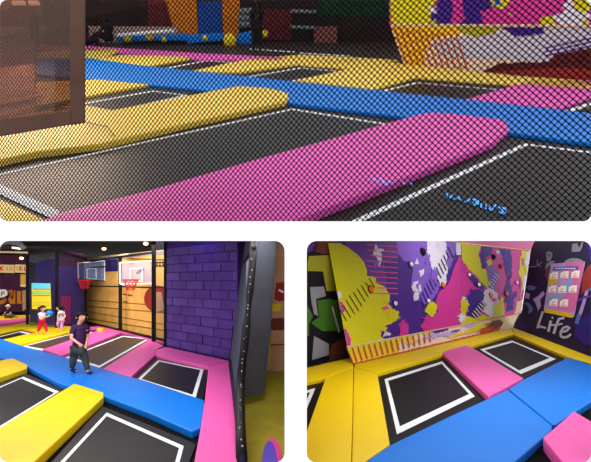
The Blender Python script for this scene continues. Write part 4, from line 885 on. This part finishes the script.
for px, py, r, m_, lab in ((422, 252, 4.2, 'p_black', 'large black wall knob near the top of the left mural board'), (410, 264.8, 3, 'p_ballwhite', 'white wall knob below and left of the large black knob'),
        (370, 289.4, 4, 'p_orange', 'orange wall knob on the yellow splash'), (442.2, 285.6, 3.2, 'p_orange', 'orange wall knob at the black dashes of the left mural board'), (394.4, 303.6, 2.8, 'p_ballwhite', 'white wall knob on violet at the edge of the yellow splash'),
        (427.4, 301.2, 2.6, 'p_ballwhite', 'white wall knob above the small yellow blot'), (492.8, 257, 3, 'p_black', 'black wall knob on the right mural board'), (500, 266.4, 2.5, 'p_red', 'red wall knob near the black one on the right board'),
        (468.4, 275, 2.2, 'p_ballwhite', 'leftmost white wall knob on the right mural board'), (478, 285, 2.4, 'p_ballwhite', 'white wall knob on the navy streak of the right board'), (516, 283, 2.2, 'p_ballwhite', 'rightmost white wall knob on the right board'),
        (490, 295.4, 2.8, 'p_orange', 'orange wall knob on the white splash of the right board'), (505.6, 294, 2.8, 'p_orange', 'rightmost orange wall knob on the right board')):
    c = MU.at(px, py, .0); rr = r / F * c.y; t = empty('wall_knob', c, lab, 'wall knob', 'interactive wall knobs')
    u = MU.n.cross(UP).normalized(); w_ = MU.n.cross(u).normalized(); n = 16; g = G()
    g.prism([c + MU.n * (.028) + (u * math.cos(i * 2 * math.pi / n) + w_ * math.sin(i * 2 * math.pi / n)) * rr * 1.08 for i in range(n)], -MU.n * .028, 'p_black'); g.build('collar', t, label='black collar')
    g = G(); vs = []; fs = []
    for k in range(5):
        a_ = math.pi / 2 * k / 4.6; vs += [c + MU.n * (.028 + math.sin(a_) * rr * .7) + (u * math.cos(i * 2 * math.pi / n) + w_ * math.sin(i * 2 * math.pi / n)) * rr * .88 * math.cos(a_) for i in range(n)]
    for k in range(4):
        for i in range(n): fs.append([k * n + i, k * n + (i + 1) % n, (k + 1) * n + (i + 1) % n, (k + 1) * n + i])
    fs.append([4 * n + i for i in range(n)]); g.mesh(vs, fs, m_); g.build('dome', t, smooth=True)
# right graffiti wall
a = on_floor(512.6, 327.8); b = on_floor(598, 360.4)
RW = pl3(a, b, at_depth(537.5, 243, a.y + .2))
g = G(); g.prism([RW.at(x, y) for x, y in ((512.6, 327.8), (521.4, 314), (530.8, 250), (535, 240), (536, 233), (620, 233), (620, 369), (598, 360.2))], V((.1, .1, 0)), 'p_nightwall')
def W3(pts, m_, off=.01, ja=0, sd=1): patch(g, RW, pts, m_, off, ja, sd)
W3([(546, 253.5), (548, 251), (552, 252.4), (552.6, 255), (550.4, 261), (546.6, 261.4)], 'p_grey'); W3([(548, 254.4), (550, 254), (549.6, 257)], 'p_black', .014)
W3([(572, 244), (583.4, 241.8), (582, 248), (579.8, 251.6), (571.6, 252)], 'p_grey'); W3([(577, 242.6), (581.6, 242), (579, 248)], 'p_black', .014)
disc(g, RW, 574, 265, 11, 7, 'p_grey', .01); W3([(583, 275), (588, 266), (600, 260), (600, 288), (584, 291), (581, 296)], 'red_paint'); W3([(546.6, 268), (551, 268), (549, 284), (545, 276)], 'p_brown')
stroke(g, RW, [(530, 266.6), (536, 266.4), (542, 262)], 1.1, 'p_grey'); stroke(g, RW, [(537.6, 259.6), (537, 264), (540.4, 266.4)], 1.1, 'p_grey')
W3([(526, 287), (530, 285), (537, 287), (534, 290), (529, 290)], 'p_steelblue'); W3([(524, 303), (528, 302), (533, 308), (532, 312), (528, 314), (529, 308)], 'p_steelblue'); W3([(533, 299), (538, 296), (543, 291), (545, 294), (540, 300), (541, 306), (538, 311), (536, 304)], 'p_lav')
W3([(546, 264), (551, 261), (556, 261), (549, 266), (545, 270)], 'p_grey'); W3([(526, 292), (530, 294), (529, 299), (525, 298)], 'p_lav')
stroke(g, RW, [(587, 291), (583, 305), (577, 323)], 3.4, 'p_lav'); stroke(g, RW, [(579, 315), (576.6, 323)], 3.8, 'p_steelblue', .014); stroke(g, RW, [(576, 302), (584, 297), (600, 296)], 2.2, 'p_purple', .016); stroke(g, RW, [(588, 290), (594, 288), (600, 291)], 2.4, 'p_steelblue', .018)
W3([(575, 328), (582, 318), (592, 312), (600, 312), (600, 345), (585, 345), (575, 336)], 'navy', .008, .6, 3); W3([(515, 322), (520, 320), (530, 326), (524, 330), (516, 328)], 'navy', .008)
W3([(586, 240), (600, 240), (600, 262), (590, 260)], 'navy', .007, .6, 5)
def lf(pts, w_): stroke(g, RW, [(513 + x / 7.577, 292 + y / 7.577) for x, y in pts], w_, 'life_grey', .022)
lf([(226, 150), (205, 210), (186, 268)], 2.2); lf([(184, 268), (212, 262), (246, 272)], 2.0)
lf([(286, 222), (268, 296)], 2.6); lf([(300, 190), (298, 200)], 1.6)
lf([(385, 195), (348, 205), (325, 260), (310, 312)], 2.5); lf([(290, 250), (330, 250), (372, 240)], 1.7)
lf([(368, 302), (405, 295), (428, 272), (410, 262), (380, 272), (360, 305), (362, 335), (385, 345), (412, 340), (436, 322)], 2.2)
g.build('wall_right', label='dark purple graffiti wall reading Life under the poster', cat='wall', kind='structure')
# poster on the right wall
g = G(); RP = Pl(RW.p + RW.n * .02, RW.n)
g.prism([RP.at(x, y) for x, y in ((551, 263.6), (584.4, 261.6), (573.4, 316.6), (571, 317.8), (544.4, 312.4), (543.8, 309))], -RW.n * .016, 'p_lav')
def Q(pts, m_, off): patch(g, RP, pts, m_, off)
Q([(566, 263), (584.2, 261.8), (579, 290), (570, 288), (562, 275)], 'p_rose', .003); Q([(560, 290), (580, 288), (574, 312), (557, 309)], 'p_rose', .003)
Q([(549, 275), (560, 279), (553, 285), (548, 284)], 'p_gold', .004); Q([(570, 276), (573.6, 279), (568, 292), (555, 304), (545.4, 304), (547, 299), (560, 294)], 'p_sky', .004)
Q([(544.2, 308), (573.4, 313.6), (572.6, 317), (571, 317.6), (544.6, 312.2)], 'p_gold', .005)
Q([(553.4, 267), (578.6, 266.2), (578, 269.8), (552.6, 270.6)], 'p_blue', .006)
for k in range(7): stroke(g, RP, [(555.4 + k * 3, 268.4), (557.4 + k * 3, 268.4)], .9, 'p_card', .009)
for x, y in ((554, 275.5), (564.6, 274.8), (575.4, 274.4), (552.4, 289.2), (562.2, 289.4), (572.8, 289), (553.6, 302.6), (564, 303)):
    Q([(x - 3.8, y - 3.6), (x + 4.4, y - 3.8), (x + 3.6, y + 3.6), (x - 4.4, y + 3.4)], 'p_card', .008); stroke(g, RP, [(x - 2.6, y + 2.2), (x + 2, y + 2.3)], .9, 'p_orange', .011); stroke(g, RP, [(x - 1.4, y + .6), (x + .8, y - 1.2)], 1.0, 'p_gold', .011); stroke(g, RP, [(x - 3.4, y - 3.0), (x - 2.2, y - 3.0)], 1.0, 'p_brown', .012)
g.build('poster', label='pastel poster with eight white squares on the dark graffiti wall', cat='poster')

# =================================================================== camera, light, view
cam = bpy.data.cameras.new('camera'); co = bpy.data.objects.new('camera', cam); COL.objects.link(co); S.camera = co
co.location = EYE; co.rotation_euler = (math.radians(90), 0, 0); cam.sensor_width = 36; cam.lens = 36 * F / 591; cam.shift_y = 50.0 / 591 ; cam.clip_end = 200
w = bpy.data.worlds.new('world'); S.world = w; w.use_nodes = True
w.node_tree.nodes['Background'].inputs[0].default_value = (1, .99, 1, 1); w.node_tree.nodes['Background'].inputs[1].default_value = 1.14
def area(name, loc, target, sx, sy, e, c=(1, 1, 1)):
    l = bpy.data.lights.new(name, 'AREA'); l.shape = 'RECTANGLE'; l.size = sx; l.size_y = sy; l.energy = e; l.color = c
    o = bpy.data.objects.new(name, l); COL.objects.link(o); o.location = loc; o.rotation_euler = (V(target) - V(loc)).to_track_quat('-Z', 'Y').to_euler(); return o
area('hall_fill', (-3.4, 5.3, 2.25), (-3.3, 5.6, 0), 4.4, 1.4, 85)  # unseen fill lamps added to brighten the lower halls
area('hall_fill', (-5.5, 10.5, 2.85), (-5.7, 12, 0), 5.0, 2.0, 260, (1, .95, .92))
area('hall_fill', (-4.6, 13.6, 2.9), (-5.4, 15.4, 1.0), 4.0, 1.0, 200, (1, .86, .66))
area('hall_fill', (-13, 15.5, 2.9), (-13, 18.5, .8), 6.0, 1.5, 380, (1, .88, .72))  # added warm fill for the dim far left
area('hall_fill', (-.42, 5.2, 2.2), (-.45, 5.5, 0), .5, 2.4, 22)  # added fill where the middle partition cuts the light
area('violet_light', (-1.7, 8.4, 2.85), (-2.3, 9.3, 1.9), 1.2, .2, 14, (.35, .1, 1))
area('hall_fill', (2.6, 5.1, 2.2), (2.7, 5.6, 0), 4.4, 1.4, 62)
area('hall_fill', (5.4, 8.8, 3.5), (6.2, 11.3, .2), 4.0, 1.2, 100)  # added fill, hidden from view, for the far mural corner
p = GL.at(30, 180); d = ray(30, 180).normalized(); r_ = d - U1 * 2 * d.dot(U1)
area('bed_reflection_fill', p + r_ * 15, p, 8, 7, 1700, (1, .72, .54))  # added unseen lamp; its warm sheen imitates the glass reflection on the bed
S.view_settings.view_transform = 'Standard'; S.view_settings.look = 'None'; S.view_settings.exposure = 0; S.view_settings.gamma = 1; S.view_settings.use_curve_mapping = False
